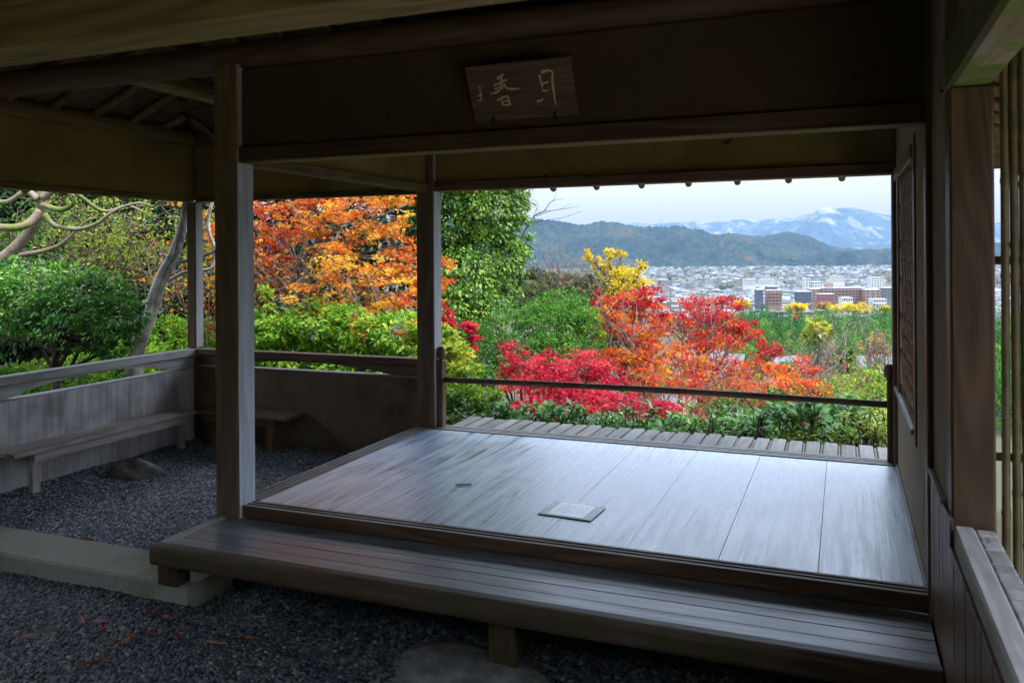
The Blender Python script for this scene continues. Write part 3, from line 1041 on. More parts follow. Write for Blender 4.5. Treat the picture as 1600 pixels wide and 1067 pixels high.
# bamboo wing fence beyond the right post
BF = empty('bamboo_fence', (.9, 3.03, -.42), 'bamboo wing fence standing right of the right-hand post', 'fence')
x = .474
k = 0
while x < 1.5:
    r_ = R.uniform(.0125, .0145)
    t = Tubes()
    zz, rr = [-.5], [r_]
    z = -.42 + R.uniform(0, .25)
    while z < 2.1:
        zz += [z - .012, z, z + .012]
        rr += [r_, r_ * 1.18, r_]
        z += R.uniform(.24, .32)
    zz.append(2.15)
    rr.append(r_)
    yy = 3.03 + R.uniform(-.006, .006)
    t.add([(x + .004 * math.sin(z_ * 1.3 + k), yy, z_) for z_ in zz], rr, 9)
    t.build('pole', M_BAMBOO, (x, yy, -.42), BF)
    x += 2 * r_ + (R.uniform(.001, .003) if k != 2 else .006)
    k += 1
for z in (.0, .62, 1.25):
    log('cross_pole', (.43, 3.06, z), (1.5, 3.06, z), .014, M_BAMBOO, BF, 9)
#@@PLANTS
# ------------------------------------------------------------------ plants
T_OVAL = (np.array([(0, 0, 0), (.5, 0, -.05), (1, 0, -.02), (.45, .24, .05), (.45, -.24, .05)]), [(0, 1, 3), (1, 2, 3), (1, 0, 4), (2, 1, 4)])
T_QUAD = (np.array([(0, 0, 0), (.45, .27, .06), (1, 0, 0), (.45, -.27, .06)]), [(0, 2, 1), (0, 3, 2)])
T_LONG = (np.array([(0, 0, 0), (.4, .13, .04), (1, 0, -.12), (.4, -.13, .04)]), [(0, 2, 1), (0, 3, 2)])
_mp = [(0, 0, 0)]
for _i, (_a, _l) in enumerate([(-1.9, .5), (-.95, .85), (0, 1.0), (.95, .85), (1.9, .5)]):
    _mp.append((math.cos(_a) * _l, math.sin(_a) * _l, -.10 * _l))
    if _i < 4: _mp.append((math.cos(_a + .475) * .33, math.sin(_a + .475) * .33, .05))
T_MAPLE = (np.array(_mp), [(0, 1, 2), (0, 2, 3, 4), (0, 4, 5, 6), (0, 6, 7, 8), (0, 8, 9)])


def leaves(name, P, A, N, size, tmpl, colr, mat, loc, parent):
    """one mesh of leaf blades at points P, blade axis A, blade normal N"""
    T, faces = tmpl
    n = len(P)
    A = A / (np.linalg.norm(A, axis=1)[:, None] + 1e-9)
    B = np.cross(N, A)
    B /= np.linalg.norm(B, axis=1)[:, None] + 1e-9
    Nn = np.cross(A, B)
    V = P[:, None] + size[:, None, None] * (T[None, :, :1] * A[:, None] + T[None, :, 1:2] * B[:, None] + T[None, :, 2:] * Nn[:, None])
    V = V.reshape(-1, 3) - np.array(loc)
    k = len(T)
    me = bpy.data.meshes.new(name)
    me.vertices.add(n * k)
    me.vertices.foreach_set('co', V.astype(np.float32).ravel())
    base = np.concatenate([np.array(f) for f in faces])
    lens = np.array([len(f) for f in faces])
    off = np.arange(n)[:, None] * k
    li = (base[None] + off).ravel()
    tot = np.tile(lens, n)
    st = np.concatenate([[0], np.cumsum(tot)[:-1]])
    me.loops.add(len(li))
    me.loops.foreach_set('vertex_index', li.astype(np.int32))
    me.polygons.add(len(tot))
    me.polygons.foreach_set('loop_start', st.astype(np.int32))
    me.polygons.foreach_set('loop_total', tot.astype(np.int32))
    me.update(calc_edges=True)
    ca = me.attributes.new('leaf_colour', 'FLOAT_COLOR', 'POINT')
    cc = np.ones((n, k, 4), np.float32)
    cc[:, :, :3] = colr[:, None]
    ca.data.foreach_set('color', cc.ravel())
    return obj(name, me, mat, loc, parent)


def pal_pick(rg, pal, t):
    pal = np.array(pal)
    x = np.clip(t, 0, .9999) * (len(pal) - 1)
    i = x.astype(int)
    f = (x - i)[:, None]
    return pal[i] * (1 - f) + pal[np.minimum(i + 1, len(pal) - 1)] * f


def unit(rg, n):
    v = rg.normal(size=(n, 3))
    return v / np.linalg.norm(v, axis=1)[:, None]


def crown_points(rg, lobes, n, per=28, csize=.3, shell=.45, flat=.55, tvar=.22):
    """lobes: (centre, radii, tone, share); returns leaf points, outward directions, tones, clump centres"""
    w = np.array([(np.prod(l[1]) ** (2 / 3)) * (l[3] if len(l) > 3 else 1) for l in lobes])
    w = w / w.sum()
    P, O, Tn, CC = [], [], [], []
    for l, ww in zip(lobes, w):
        c, r, tone = np.array(l[0]), np.array(l[1]), l[2]
        m = max(1, int(n * ww))
        nc = max(3, m // per)
        d = unit(rg, nc)
        rad = shell + (1 - shell) * rg.uniform(0, 1, nc) ** .6
        cc = c + d * rad[:, None] * r
        CC.append(cc)
        idx = rg.integers(0, nc, m)
        cs = csize * r.mean() * rg.uniform(.6, 1.3, nc)
        g = rg.normal(size=(m, 3)) * np.array([1, 1, flat]) * cs[idx][:, None] * .55
        P.append(cc[idx] + g)
        O.append(d[idx] * .8 + g / (cs[idx][:, None] + 1e-6) * .6)
        tc = tone + rg.normal(0, tvar, nc)
        Tn.append(tc[idx] + rg.normal(0, tvar * .55, m))
    return np.concatenate(P), np.concatenate(O), np.concatenate(Tn), np.concatenate(CC)


def foliage(name, rg, lobes, n, size, tmpl, pal, mat, loc, parent, droop=.4, upn=.7, bright=.25, **kw):
    P, O, Tn, CC = crown_points(rg, lobes, n, **kw)
    m = len(P)
    A = O + unit(rg, m) * .8 + np.array([0, 0, -droop])
    N = unit(rg, m) * .75 + O * .25 + np.array([0, 0, upn])
    col = pal_pick(rg, pal, Tn) * (1 + rg.uniform(-bright, bright, m))[:, None]
    o = leaves(name, P, A, N, size * rg.uniform(.65, 1.25, m), tmpl, np.clip(col, .003, .9), mat, loc, parent)
    return o, CC


def limb(t, rg, p0, p1, r0, r1, n=7, bend=.12, k=6):
    p0, p1 = np.array(p0, float), np.array(p1, float)
    L = np.linalg.norm(p1 - p0)
    q = np.linspace(0, 1, n)[:, None]
    off = np.cumsum(rg.normal(0, 1, (n, 3)), 0)
    off = (off - q * off[-1]) * bend * L / math.sqrt(n)
    sag = np.array([0, 0, .10 * L]) * np.sin(q * math.pi)
    P = p0 * (1 - q) + p1 * q + off * np.sin(q * math.pi) ** .5 + sag
    t.add(P, np.linspace(r0, r1, n), k, False)
    return P


def px_lobes(spec):
    """(px, py, rx, ry, D, tone[, share]) surveyed from the picture -> world lobes"""
    out = []
    for s in spec:
        px, py, rx, ry, D, tone = s[:6]
        r1, r2 = rx * D / F, ry * D / F
        out.append((at(px, py, D), np.array([r1, r1 * .9, r2]), tone, s[6] if len(s) > 6 else 1))
    return out


def tree(name, label, cat, spec, base, n, size, tmpl, pal, lmat, bark, seed, trunk_r=.09, twigs=40, fork=None, group=None, base_z=None, limb_k=6, extra=None, **kw):
    rg = np.random.default_rng(seed)
    lobes = px_lobes(spec) if spec and len(spec[0]) >= 6 else spec
    bp = np.array(base, float)
    bz = terrain(bp[0], bp[1]) if base_z is None else base_z
    bp[2] = bz - .1
    root = empty(name, (bp[0], bp[1], bz), label, cat, group)
    o, CC = foliage('crown', rg, lobes, n, size, tmpl, pal, lmat, (bp[0], bp[1], bz + 1), root, **kw)
    t = Tubes()
    cen = np.mean([l[0] for l in lobes], axis=0)
    top = max(l[0][2] + l[1][2] * .5 for l in lobes)
    fk = np.array(fork) if fork is not None else bp * .45 + cen * .55
    tp = limb(t, rg, bp, fk, trunk_r, trunk_r * .65, 9, .06, 8)
    for l in lobes:
        s = tp[rg.integers(5, 9)]
        e = l[0] + rg.normal(0, .15, 3) * l[1]
        lp = limb(t, rg, s, e, trunk_r * .5, trunk_r * .16, 8, .16, limb_k)
        sel = CC[np.argsort(np.linalg.norm((CC - l[0]) / l[1], axis=1))[: max(2, twigs // len(lobes))]]
        for c in sel:
            limb(t, rg, lp[rg.integers(2, 8)], c, trunk_r * .17, trunk_r * .05, 5, .16, 4)
    if extra: extra(t, rg)
    t.build('trunk', bark, (bp[0], bp[1], bz + .5), root)
    return root


G_DK = [(.008, .022, .010), (.014, .040, .014), (.026, .070, .018), (.045, .10, .022)]
G_MID = [(.022, .075, .014), (.045, .14, .018), (.08, .21, .024), (.15, .28, .035)]
G_SHR = [(.022, .085, .016), (.045, .16, .022), (.085, .25, .03), (.19, .34, .05)]
G_LT = [(.05, .15, .016), (.10, .25, .022), (.18, .37, .03), (.34, .46, .05)]
G_YEL = [(.05, .14, .02), (.12, .25, .02), (.26, .34, .03), (.45, .42, .04)]
ORANGE = [(.45, .035, .022), (.62, .11, .022), (.70, .23, .024), (.76, .38, .035), (.78, .50, .07)]
CRIM = [(.30, .010, .03), (.52, .016, .05), (.66, .03, .075), (.70, .08, .09)]
REDOR = [(.34, .012, .025), (.55, .025, .03), (.62, .07, .022), (.66, .17, .022), (.62, .30, .03)]
YEL = [(.45, .30, .012), (.66, .48, .018), (.75, .60, .03)]
TAN = [(.18, .09, .03), (.34, .16, .05), (.50, .30, .06), (.45, .38, .10)]

# -- left bay
tree('camellia_shrub', 'rounded dark green shrub with bare dark stems left of the pale leaning trunk', 'shrub',
     [(20, 470, 90, 60, 8.3, .55), (110, 480, 75, 55, 8.0, .6), (175, 500, 50, 60, 7.8, .65), (-60, 480, 90, 90, 8.4, .5), (60, 445, 80, 32, 8.2, .75), (140, 450, 60, 28, 8.0, .75), (205, 490, 22, 45, 7.9, .7), (30, 418, 26, 14, 8.2, .8), (95, 420, 22, 12, 8.1, .85), (160, 432, 20, 13, 8.0, .8), (222, 470, 12, 16, 7.9, .8), (218, 520, 14, 18, 7.9, .6), (-10, 425, 30, 14, 8.3, .7), (150, 545, 30, 14, 7.8, .5)],
     at(85, 590, 8.1), 15000, .052, T_OVAL, G_SHR, L_GLOSS, M_BARKD, 11, .045, 160, fork=at(85, 548, 8.1), group='garden shrubs', csize=.22, shell=.5, upn=.5)
rg = np.random.default_rng(5)


def bare_tree(name, label, cat, paths, bark, twig=None, group=None):
    b = np.array(paths[0][0][0])
    root = empty(name, (b[0], b[1], terrain(b[0], b[1])), label, cat, group)
    t = Tubes()
    for P, r in paths:
        P = np.array(P)
        m = len(P)
        Q = []
        for i in range(m - 1):
            p0, p1, p2, p3 = P[max(i - 1, 0)], P[i], P[i + 1], P[min(i + 2, m - 1)]
            for k in range(5):
                u = k / 5
                Q.append(.5 * ((2 * p1) + (-p0 + p2) * u + (2 * p0 - 5 * p1 + 4 * p2 - p3) * u * u + (-p0 + 3 * p1 - 3 * p2 + p3) * u ** 3))
        Q.append(P[-1])
        t.add(Q, np.interp(np.linspace(0, 1, len(Q)), np.linspace(0, 1, len(r)), r), 8)
    t.build('trunk', bark, tuple(b), root)
    return root


def pth(D, *pts):
    return [at(x, y, D + (p[0] if p else 0)) for x, y, *p in pts]


bare_tree('old_gnarled_tree', 'old gnarled tree with mossy trunk and twisting pale branches at far left', 'tree', [
    (pth(8.9, (-60, 620), (-45, 480), (-20, 420), (10, 400), (40, 370), (62, 335), (66, 300), (70, 250)), (.10, .09, .075, .065, .058, .055, .05, .045)),
    (pth(8.8, (62, 330), (40, 352, -.1), (0, 355, -.2), (-60, 340, -.3)), (.045, .04, .036, .03)),
    (pth(8.8, (66, 320), (95, 328, -.1), (115, 318, -.2), (118, 302, -.2), (160, 330), (200, 322), (225, 333)), (.032, .028, .023, .021, .018, .014, .009)),
    (pth(8.7, (70, 335), (85, 352), (120, 358), (150, 350), (178, 330), (212, 318), (240, 322)), (.03, .025, .023, .02, .016, .013, .008)),
    (pth(8.8, (66, 310), (85, 296), (110, 285), (150, 262)), (.045, .04, .03, .02)),
    (pth(8.8, (60, 312), (40, 300), (10, 316), (-20, 310)), (.04, .03, .026, .02)),
    (pth(8.9, (118, 304), (150, 296), (170, 280)), (.02, .016, .01)),
    (pth(8.9, (10, 405), (60, 420), (95, 430)), (.04, .028, .015)),
    (pth(9.1, (30, 400), (90, 385), (130, 350), (150, 340)), (.03, .022, .018, .012)),
], M_BARKM)
bare_tree('leaning_tree', 'slender pale grey trunk leaning right beside the corner post', 'tree', [
    (pth(8.6, (208, 590), (215, 540), (232, 500), (248, 450), (268, 410), (284, 360), (294, 310), (305, 230)), (.085, .08, .065, .06, .055, .05, .048, .04)),
    (pth(8.55, (232, 500), (236, 468), (252, 425), (266, 400), (272, 380)), (.045, .04, .036, .03, .025)),
    (pth(8.6, (258, 425), (275, 412), (300, 405), (330, 395), (360, 370)), (.024, .02, .018, .016, .01)),
    (pth(8.7, (262, 440), (290, 425), (330, 420), (345, 400)), (.02, .018, .014, .008)),
    (pth(8.8, (325, 430), (338, 400), (326, 360), (328, 330), (340, 290)), (.022, .02, .018, .018, .015)),
], M_BARKP)


def thicket(name, label, x0, x1, y0, y1, D, n, seed, pal, nleaf, leafsize, tm, lmat, tone=.5, r=.007, group=None, cat='shrub'):
    """a bare-stemmed shrub: many arching twigs with a thin scatter of leaves"""
    rg = np.random.default_rng(seed)
    c = at((x0 + x1) / 2, y1 + 60, D)
    bz = float(terrain(c[0], c[1]))
    root = empty(name, (c[0], c[1], bz), label, cat, group)
    t = Tubes()
    tips = []
    for i in range(n):
        a = at(rg.uniform(x0, x1), y1 + rg.uniform(0, 60), D + rg.uniform(-.6, .9))
        ang = rg.uniform(-1.2, 1.2)
        b = at(rg.uniform(x0 - 30, x1 + 30), rg.uniform(y0, y1 - 30), D + rg.uniform(-.8, .9))
        P = limb(t, rg, a, b, r * rg.uniform(.7, 1.6), r * .35, 8, .3, 4)
        tips += list(P[3:])
        for k in range(2):
            e = P[rg.integers(3, 7)] + rg.normal(0, .3, 3) * (D / 9) + np.array([0, 0, .1])
            q = limb(t, rg, P[rg.integers(3, 7)], e, r * .5, r * .2, 5, .3, 3)
            tips += list(q[2:])
    t.build('stems', M_TWIG, (c[0], c[1], bz), root)
    tips = np.array(tips)
    i = rg.integers(0, len(tips), nleaf)
    P = tips[i] + rg.normal(0, .05, (nleaf, 3)) * (D / 9)
    A = unit(rg, nleaf) + np.array([0, 0, -.5])
    tn = tone + rg.normal(0, .25, nleaf)
    leaves('leaf_scatter', P, A, unit(rg, nleaf), leafsize * rg.uniform(.6, 1.3, nleaf), tm, pal_pick(rg, pal, tn) * rg.uniform(.75, 1.25, (nleaf, 1)), lmat, (c[0], c[1], bz), root)
    return root


thicket('bare_thicket', 'tangle of bare brown twigs with yellow leaves left of the corner post', 90, 300, 290, 430, 9.8, 55, 21, G_YEL, 2200, .055, T_OVAL, L_MAPLE, .6, group='twiggy thickets')
thicket('bare_thicket', 'thin twig tangle with small leaves behind the gnarled tree', -60, 120, 285, 420, 10.6, 36, 22, G_MID, 2600, .05, T_OVAL, L_MAPLE, .4, group='twiggy thickets')
thicket('bare_thicket', 'twigs and orange leaves seen between corner post and main post', 290, 440, 290, 500, 10.2, 50, 23, ORANGE, 1300, .05, T_MAPLE, L_MAPLE, .6, group='twiggy thickets')
tree('leafy_shrub', 'low bright green shrub behind the left rail below the leaning trunk', 'shrub',
     [(255, 525, 45, 35, 9.8, .65), (300, 535, 45, 40, 10.2, .65), (210, 560, 50, 30, 9.2, .6), (120, 590, 80, 30, 8.7, .6), (30, 600, 80, 25, 8.5, .6), (200, 595, 60, 25, 9.2, .75), (270, 580, 60, 25, 9.8, .65), (330, 560, 40, 40, 10.4, .6), (-50, 600, 60, 30, 8.4, .6)],
     at(220, 620, 9.4), 13000, .062, T_OVAL, G_LT, L_SOFT, M_BARKD, 12, .02, 40, fork=at(220, 590, 9.4), group='garden shrubs', csize=.25)
for i, (spec, lab, sd) in enumerate((
        ([(-30, 330, 130, 90, 13, .35), (90, 330, 110, 90, 13.5, .3), (20, 250, 160, 90, 13.5, .4)], 'dark evergreen behind the gnarled tree at the far left', 31),
        ([(200, 330, 110, 100, 13.5, .3), (280, 400, 100, 90, 13, .35), (240, 250, 140, 80, 14, .4), (330, 330, 90, 100, 13.8, .3)], 'dark evergreen behind the bare twigs and corner post', 32),
        ([(420, 320, 110, 100, 14, .25), (540, 330, 110, 110, 14, .3), (620, 380, 100, 110, 13.6, .35), (500, 220, 190, 80, 14.5, .35), (480, 440, 120, 70, 13.2, .3)], 'dark evergreen behind the orange maple', 33),
        ([(60, 480, 130, 80, 11.5, .3), (220, 500, 110, 70, 11.5, .35), (360, 500, 100, 70, 11.5, .3)], 'dark low evergreen under the twigs in the left bay', 34))):
    tree('evergreen', lab, 'tree', spec, at(spec[0][0] + 30, 640, spec[0][4] + .5), 15000, .125, T_OVAL, G_DK, L_GLOSS, M_BARKD, sd, .10, 30, group='evergreens behind the garden', csize=.26)

# -- middle bay: the orange maple
def mb(t, rg):
    for D, pts, r in ((10.0, [(432, 530), (446, 500), (462, 470), (478, 435), (494, 400), (520, 360), (540, 325), (552, 280)], (.075, .07, .065, .06, .05, .042, .035, .025)),
                      (10.1, [(470, 450), (474, 420), (478, 385), (474, 350), (458, 325), (440, 300)], (.045, .04, .034, .028, .022, .015)),
                      (9.9, [(490, 405), (530, 375), (560, 352), (600, 335), (640, 318)], (.034, .026, .02, .016, .01)),
                      (10.0, [(480, 430), (460, 445), (430, 455), (395, 478)], (.03, .024, .02, .014)),
                      (10.2, [(505, 385), (500, 350), (508, 310), (520, 270)], (.028, .022, .018, .012)),
                      (9.8, [(455, 485), (440, 505), (410, 510), (380, 525)], (.03, .024, .02, .015)),
                      (10.0, [(478, 440), (510, 440), (550, 430), (600, 445), (640, 440)], (.026, .022, .018, .014, .01))):
        P = np.array([at(x, y, D) for x, y in pts])
        t.add(P, r, 7)


tree('maple', 'orange and yellow maple with pale forked trunk left of the middle post', 'tree',
     [(430, 350, 55, 60, 10.4, .12), (415, 420, 45, 55, 10.2, .15), (480, 330, 60, 45, 9.8, .45), (530, 360, 60, 50, 9.6, .55), (590, 340, 55, 45, 9.8, .6), (620, 400, 50, 50, 9.8, .45), (540, 420, 70, 45, 9.4, .75), (600, 460, 60, 40, 9.3, .72), (500, 470, 60, 35, 9.3, .72),
      (650, 480, 45, 45, 9.2, .45), (660, 430, 60, 40, 9.9, .5), (500, 280, 110, 40, 10, .5), (600, 290, 80, 40, 10, .5), (560, 500, 60, 30, 9.0, .7), (380, 370, 50, 60, 10.5, .2), (640, 530, 40, 30, 8.8, .3)],
     at(430, 560, 10.0), 11500, .043, T_MAPLE, ORANGE, L_MAPLE, M_BARK, 41, .06, 120, fork=at(480, 430, 10.0), group='autumn maples', csize=.3, shell=.25, flat=.4, upn=.9, extra=mb)
tree('leafy_shrub', 'bright green leafy shrub along the back low wall under the orange maple', 'shrub',
     [(430, 515, 45, 35, 9.0, .55), (490, 510, 55, 40, 9.0, .65), (560, 515, 55, 35, 8.8, .7), (620, 525, 50, 40, 8.6, .7), (670, 540, 40, 40, 8.4, .75), (460, 560, 60, 25, 9.0, .6), (560, 565, 60, 25, 8.7, .6), (640, 570, 60, 25, 8.5, .6), (395, 540, 40, 40, 9.2, .5), (415, 480, 12, 30, 9.0, .85)],
     at(540, 620, 8.9), 12500, .068, T_OVAL, G_LT, L_SOFT, M_BARKD, 42, .02, 60, fork=at(540, 580, 8.9), group='garden shrubs', csize=.27, droop=.7)

# -- right bay, near
tree('evergreen', 'tall broadleaf evergreen right of the middle post', 'tree',
     [(700, 340, 70, 70, 13.5, .55), (760, 330, 55, 55, 13.2, .65), (790, 310, 35, 45, 13.4, .55), (805, 365, 24, 36, 13.2, .6), (770, 400, 50, 45, 13.0, .6), (720, 430, 65, 55, 12.8, .65), (800, 398, 28, 24, 13.3, .5), (740, 480, 60, 45, 12.6, .6), (790, 445, 26, 28, 13.0, .45),
      (700, 520, 60, 45, 12.4, .5), (740, 250, 90, 60, 13.4, .55), (670, 270, 80, 70, 13.8, .5), (770, 170, 70, 70, 13.6, .55), (700, 580, 60, 40, 12.0, .45), (670, 420, 40, 70, 13.4, .5)],
     at(730, 640, 13), 52000, .075, T_OVAL, [(.03, .085, .016), (.07, .165, .024), (.14, .27, .032), (.25, .36, .045)], L_GLOSS, M_BARKD, 51, .14, 30, group='evergreens behind the garden', csize=.24, shell=.6, droop=.9, flat=.8)
tree('evergreen_bush', 'rounded small-leaved green bush between evergreen and red maples', 'shrub',
     [(800, 520, 70, 45, 11.5, .5), (860, 505, 60, 40, 11.8, .5), (760, 560, 60, 40, 11.2, .45), (830, 560, 70, 40, 11.0, .55), (900, 520, 40, 50, 12, .4), (740, 610, 60, 40, 10.6, .45), (900, 570, 50, 40, 11.4, .4), (880, 480, 50, 25, 12.2, .6)],
     at(820, 660, 11.5), 22000, .05, T_OVAL, G_MID, L_SOFT, M_BARKD, 52, .05, 20, group='garden shrubs', csize=.2, shell=.6)
tree('yellow_green_tree', 'yellow green bush top left of the tall red maple', 'shrub', [(880, 492, 26, 14, 13.0, .6), (908, 500, 24, 18, 13.0, .65), (925, 520, 16, 22, 13.0, .5)], at(890, 600, 13.2), 2200, .06, T_OVAL, G_YEL, L_SOFT, M_BARKD, 53, .04, 20, csize=.3)
tree('maple', 'low crimson maple in front of the green bush, lowest of the maples', 'tree',
     [(805, 565, 26, 32, 8.7, .5), (860, 570, 40, 22, 8.6, .55), (915, 570, 40, 20, 8.6, .5), (835, 600, 60, 20, 8.4, .55), (900, 605, 60, 20, 8.3, .5), (945, 590, 36, 22, 8.5, .45), (880, 635, 70, 16, 8.0, .5), (960, 630, 45, 18, 8.1, .45), (1010, 640, 40, 16, 8.0, .5), (820, 632, 36, 16, 8.2, .6), (1060, 650, 40, 14, 7.9, .4)],
     at(895, 720, 8.4), 9000, .033, T_MAPLE, CRIM, L_MAPLE, M_BARK, 54, .035, 90, fork=at(890, 640, 8.4), group='autumn maples', csize=.42, shell=.2, flat=.5, upn=.7, tvar=.32)
tree('maple', 'crimson maple sprig by the middle post above the bright shrub', 'tree', [(735, 515, 12, 20, 9.6, .5), (740, 535, 14, 12, 9.6, .5), (690, 500, 16, 26, 9.6, .4), (688, 540, 12, 16, 9.6, .4), (715, 545, 12, 10, 9.6, .3)], at(735, 620, 9.8), 1300, .042, T_MAPLE, CRIM, L_MAPLE, M_BARK, 55, .02, 20, group='autumn maples', csize=.4, shell=.2)


def bare_extra(D, seed, px, py0, py1, spread, n, r=.03):
    def f(t, rg0):
        rg = np.random.default_rng(seed)
        b = at(px, py0, D)
        for i in range(n):
            e = at(px + rg.uniform(-spread, spread), rg.uniform(py1, (py0 + py1) / 2), D + rg.uniform(-1, 1))
            P = limb(t, rg, b + rg.normal(0, .05, 3), e, r, r * .2, 8, .14, 5)
            for k in range(4):
                limb(t, rg, P[rg.integers(3, 7)], P[7] + rg.normal(0, .45, 3), r * .35, r * .1, 5, .2, 3)
    return f


tree('maple', 'tall red and orange maple right of the green bush', 'tree',
     [(985, 480, 40, 25, 13.6, .18), (945, 470, 24, 18, 13.8, .22), (1010, 465, 30, 20, 13.6, .12), (960, 510, 36, 26, 13.2, .55), (1000, 520, 36, 26, 13.0, .55), (945, 490, 22, 22, 13.4, .5), (965, 560, 36, 20, 12.6, .75), (1010, 560, 36, 26, 12.6, .6), (1030, 500, 24, 24, 13.2, .25), (1020, 590, 40, 16, 12.2, .65)],
     at(992, 690, 13), 7400, .045, T_MAPLE, REDOR, L_MAPLE, M_BARK, 56, .06, 110, fork=at(992, 580, 13), group='autumn maples', csize=.40, shell=.2, flat=.6, upn=.6, tvar=.32, extra=bare_extra(13, 1, 992, 620, 470, 60, 8))
tree('maple', 'spreading red maple in the centre right above the hand rail', 'tree',
     [(1085, 475, 30, 16, 14.6, .12), (1130, 475, 26, 14, 14.6, .10), (1100, 500, 45, 22, 14.2, .22), (1060, 505, 25, 22, 14.2, .4), (1145, 505, 34, 20, 14.0, .14), (1165, 530, 30, 16, 13.8, .10), (1105, 535, 45, 20, 13.8, .32), (1200, 545, 26, 14, 13.6, .12), (1190, 570, 34, 12, 13.2, .22), (1060, 560, 36, 22, 13.2, .6), (1130, 570, 36, 14, 13.2, .35), (1080, 590, 40, 14, 12.8, .55)],
     at(1110, 700, 13.6), 7600, .045, T_MAPLE, REDOR, L_MAPLE, M_BARK, 57, .06, 110, fork=at(1105, 600, 13.6), group='autumn maples', csize=.40, shell=.2, flat=.6, upn=.6, tvar=.32, extra=bare_extra(13.6, 2, 1108, 640, 480, 80, 8))
tree('maple', 'small orange maple below the spreading red one', 'tree',
     [(1170, 595, 30, 12, 11.6, .6), (1215, 580, 26, 14, 12, .55), (1240, 600, 36, 16, 11.6, .62), (1260, 575, 22, 16, 12, .4), (1150, 615, 40, 12, 11, .6), (1280, 610, 22, 14, 11.6, .45), (1215, 625, 46, 12, 10.8, .5)],
     at(1210, 720, 11.6), 3300, .04, T_MAPLE, REDOR, L_MAPLE, M_BARK, 58, .035, 60, fork=at(1210, 640, 11.6), group='autumn maples', csize=.4, shell=.2, flat=.45, upn=.8)
thicket('bare_thicket', 'reddish bare twigs below the hand rail in the centre', 1000, 1260, 580, 660, 9.5, 44, 24, REDOR, 1500, .035, T_MAPLE, L_MAPLE, .45, .006, group='twiggy thickets')
thicket('bare_thicket', 'grey bare twigs rising right of the orange maple', 1235, 1340, 560, 640, 12.0, 22, 25, REDOR, 350, .045, T_OVAL, L_MAPLE, .4, .007, group='twiggy thickets')
thicket('bare_thicket', 'pale bare twigs among the green at the far right of the garden', 1300, 1440, 590, 650, 10.5, 26, 26, G_YEL, 1500, .045, T_OVAL, L_SOFT, .5, .006, group='twiggy thickets')
tree('leafy_shrub', 'yellow green leafy shrub close to the newel by the middle post', 'shrub',
     [(705, 555, 30, 30, 8.2, .75), (725, 590, 36, 24, 8.0, .65), (700, 620, 40, 24, 7.8, .5), (745, 625, 40, 22, 7.7, .45), (720, 650, 50, 18, 7.5, .4), (700, 530, 20, 25, 8.4, .8), (770, 645, 40, 14, 7.5, .45)],
     at(720, 690, 7.9), 5600, .058, T_OVAL, G_YEL, L_SOFT, M_BARKD, 61, .015, 40, fork=at(720, 640, 7.9), group='garden shrubs', csize=.28, droop=.6)


def rosette_bush(name, label, spots, n_ros, seed, pal, size, tone, group='garden shrubs', nl=(7, 12), up=.8, tm=T_OVAL):
    """stems that end in whorls of broad upright leaves"""
    rg = np.random.default_rng(seed)
    c = at(*spots[0])
    bz = float(terrain(c[0], c[1]))
    root = empty(name, (c[0], c[1], bz), label, 'shrub', group)
    t = Tubes()
    P, A, N, Sz, Tn = [], [], [], [], []
    for i in range(n_ros):
        s = spots[rg.integers(0, len(spots))]
        tip = at(s[0] + rg.normal(0, 16), s[1] + rg.normal(0, 9), s[2] + rg.uniform(-.35, .3))
        b0 = tip + np.array([rg.normal(0, .1), rg.normal(0, .1), -.45])
        limb(t, rg, b0, tip, .006, .004, 4, .1, 4)
        tt = tone + rg.normal(0, .2)
        k = rg.integers(*nl)
        for j in range(k):
            a = 2.4 * j + rg.uniform(-.4, .4)
            el = rg.uniform(.1, 1.1) * up
            d = np.array([math.cos(a) * math.cos(el), math.sin(a) * math.cos(el), math.sin(el)])
            P.append(tip - np.array([0, 0, .012 * j]))
            A.append(d)
            N.append(np.array([-math.cos(a) * math.sin(el), -math.sin(a) * math.sin(el), math.cos(el)]) + rg.normal(0, .2, 3))
            Sz.append(size * rg.uniform(.7, 1.2))
            Tn.append(tt + rg.normal(0, .12))
    t.build('stems', M_BARKD, tuple(c), root)
    leaves('foliage', np.array(P), np.array(A), np.array(N), np.array(Sz), tm, pal_pick(rg, pal, np.array(Tn)) * rg.uniform(.8, 1.2, (len(P), 1)), L_GLOSS, tuple(c), root)


rosette_bush('glossy_bush', 'dark glossy leaves along the veranda edge in the centre', [(800, 647, 7.3), (850, 642, 7.3), (900, 647, 7.3), (960, 654, 7.3), (1010, 657, 7.3), (1060, 660, 7.3), (1110, 657, 7.3), (1150, 664, 7.3), (830, 660, 7.1), (930, 664, 7.1), (1040, 674, 7.1)], 190, 71, G_MID, .088, .45)
rosette_bush('glossy_bush', 'tall glossy leaf sprigs rising over the veranda right of centre', [(1215, 640, 6.7), (1245, 642, 6.7), (1265, 637, 6.7), (1300, 652, 6.7), (1190, 667, 7.3), (1240, 674, 6.5), (1290, 677, 6.5), (1320, 632, 6.8), (1165, 672, 7.3)], 75, 72, G_MID, .105, .4)
rosette_bush('glossy_bush', 'yellow green leafy bush at the right end of the veranda', [(1345, 657, 6.7), (1375, 652, 6.7), (1360, 672, 6.5), (1320, 672, 6.5), (1390, 672, 6.5), (1240, 682, 6.4), (1400, 642, 6.9), (1290, 682, 6.4)], 150, 73, G_YEL, .062, .62)
rosette_bush('glossy_bush', 'dark leafy bush at the left end of the veranda', [(700, 650, 7.5), (740, 655, 7.3), (780, 655, 7.3), (760, 640, 7.6), (720, 630, 7.6)], 70, 74, G_MID, .07, .5)
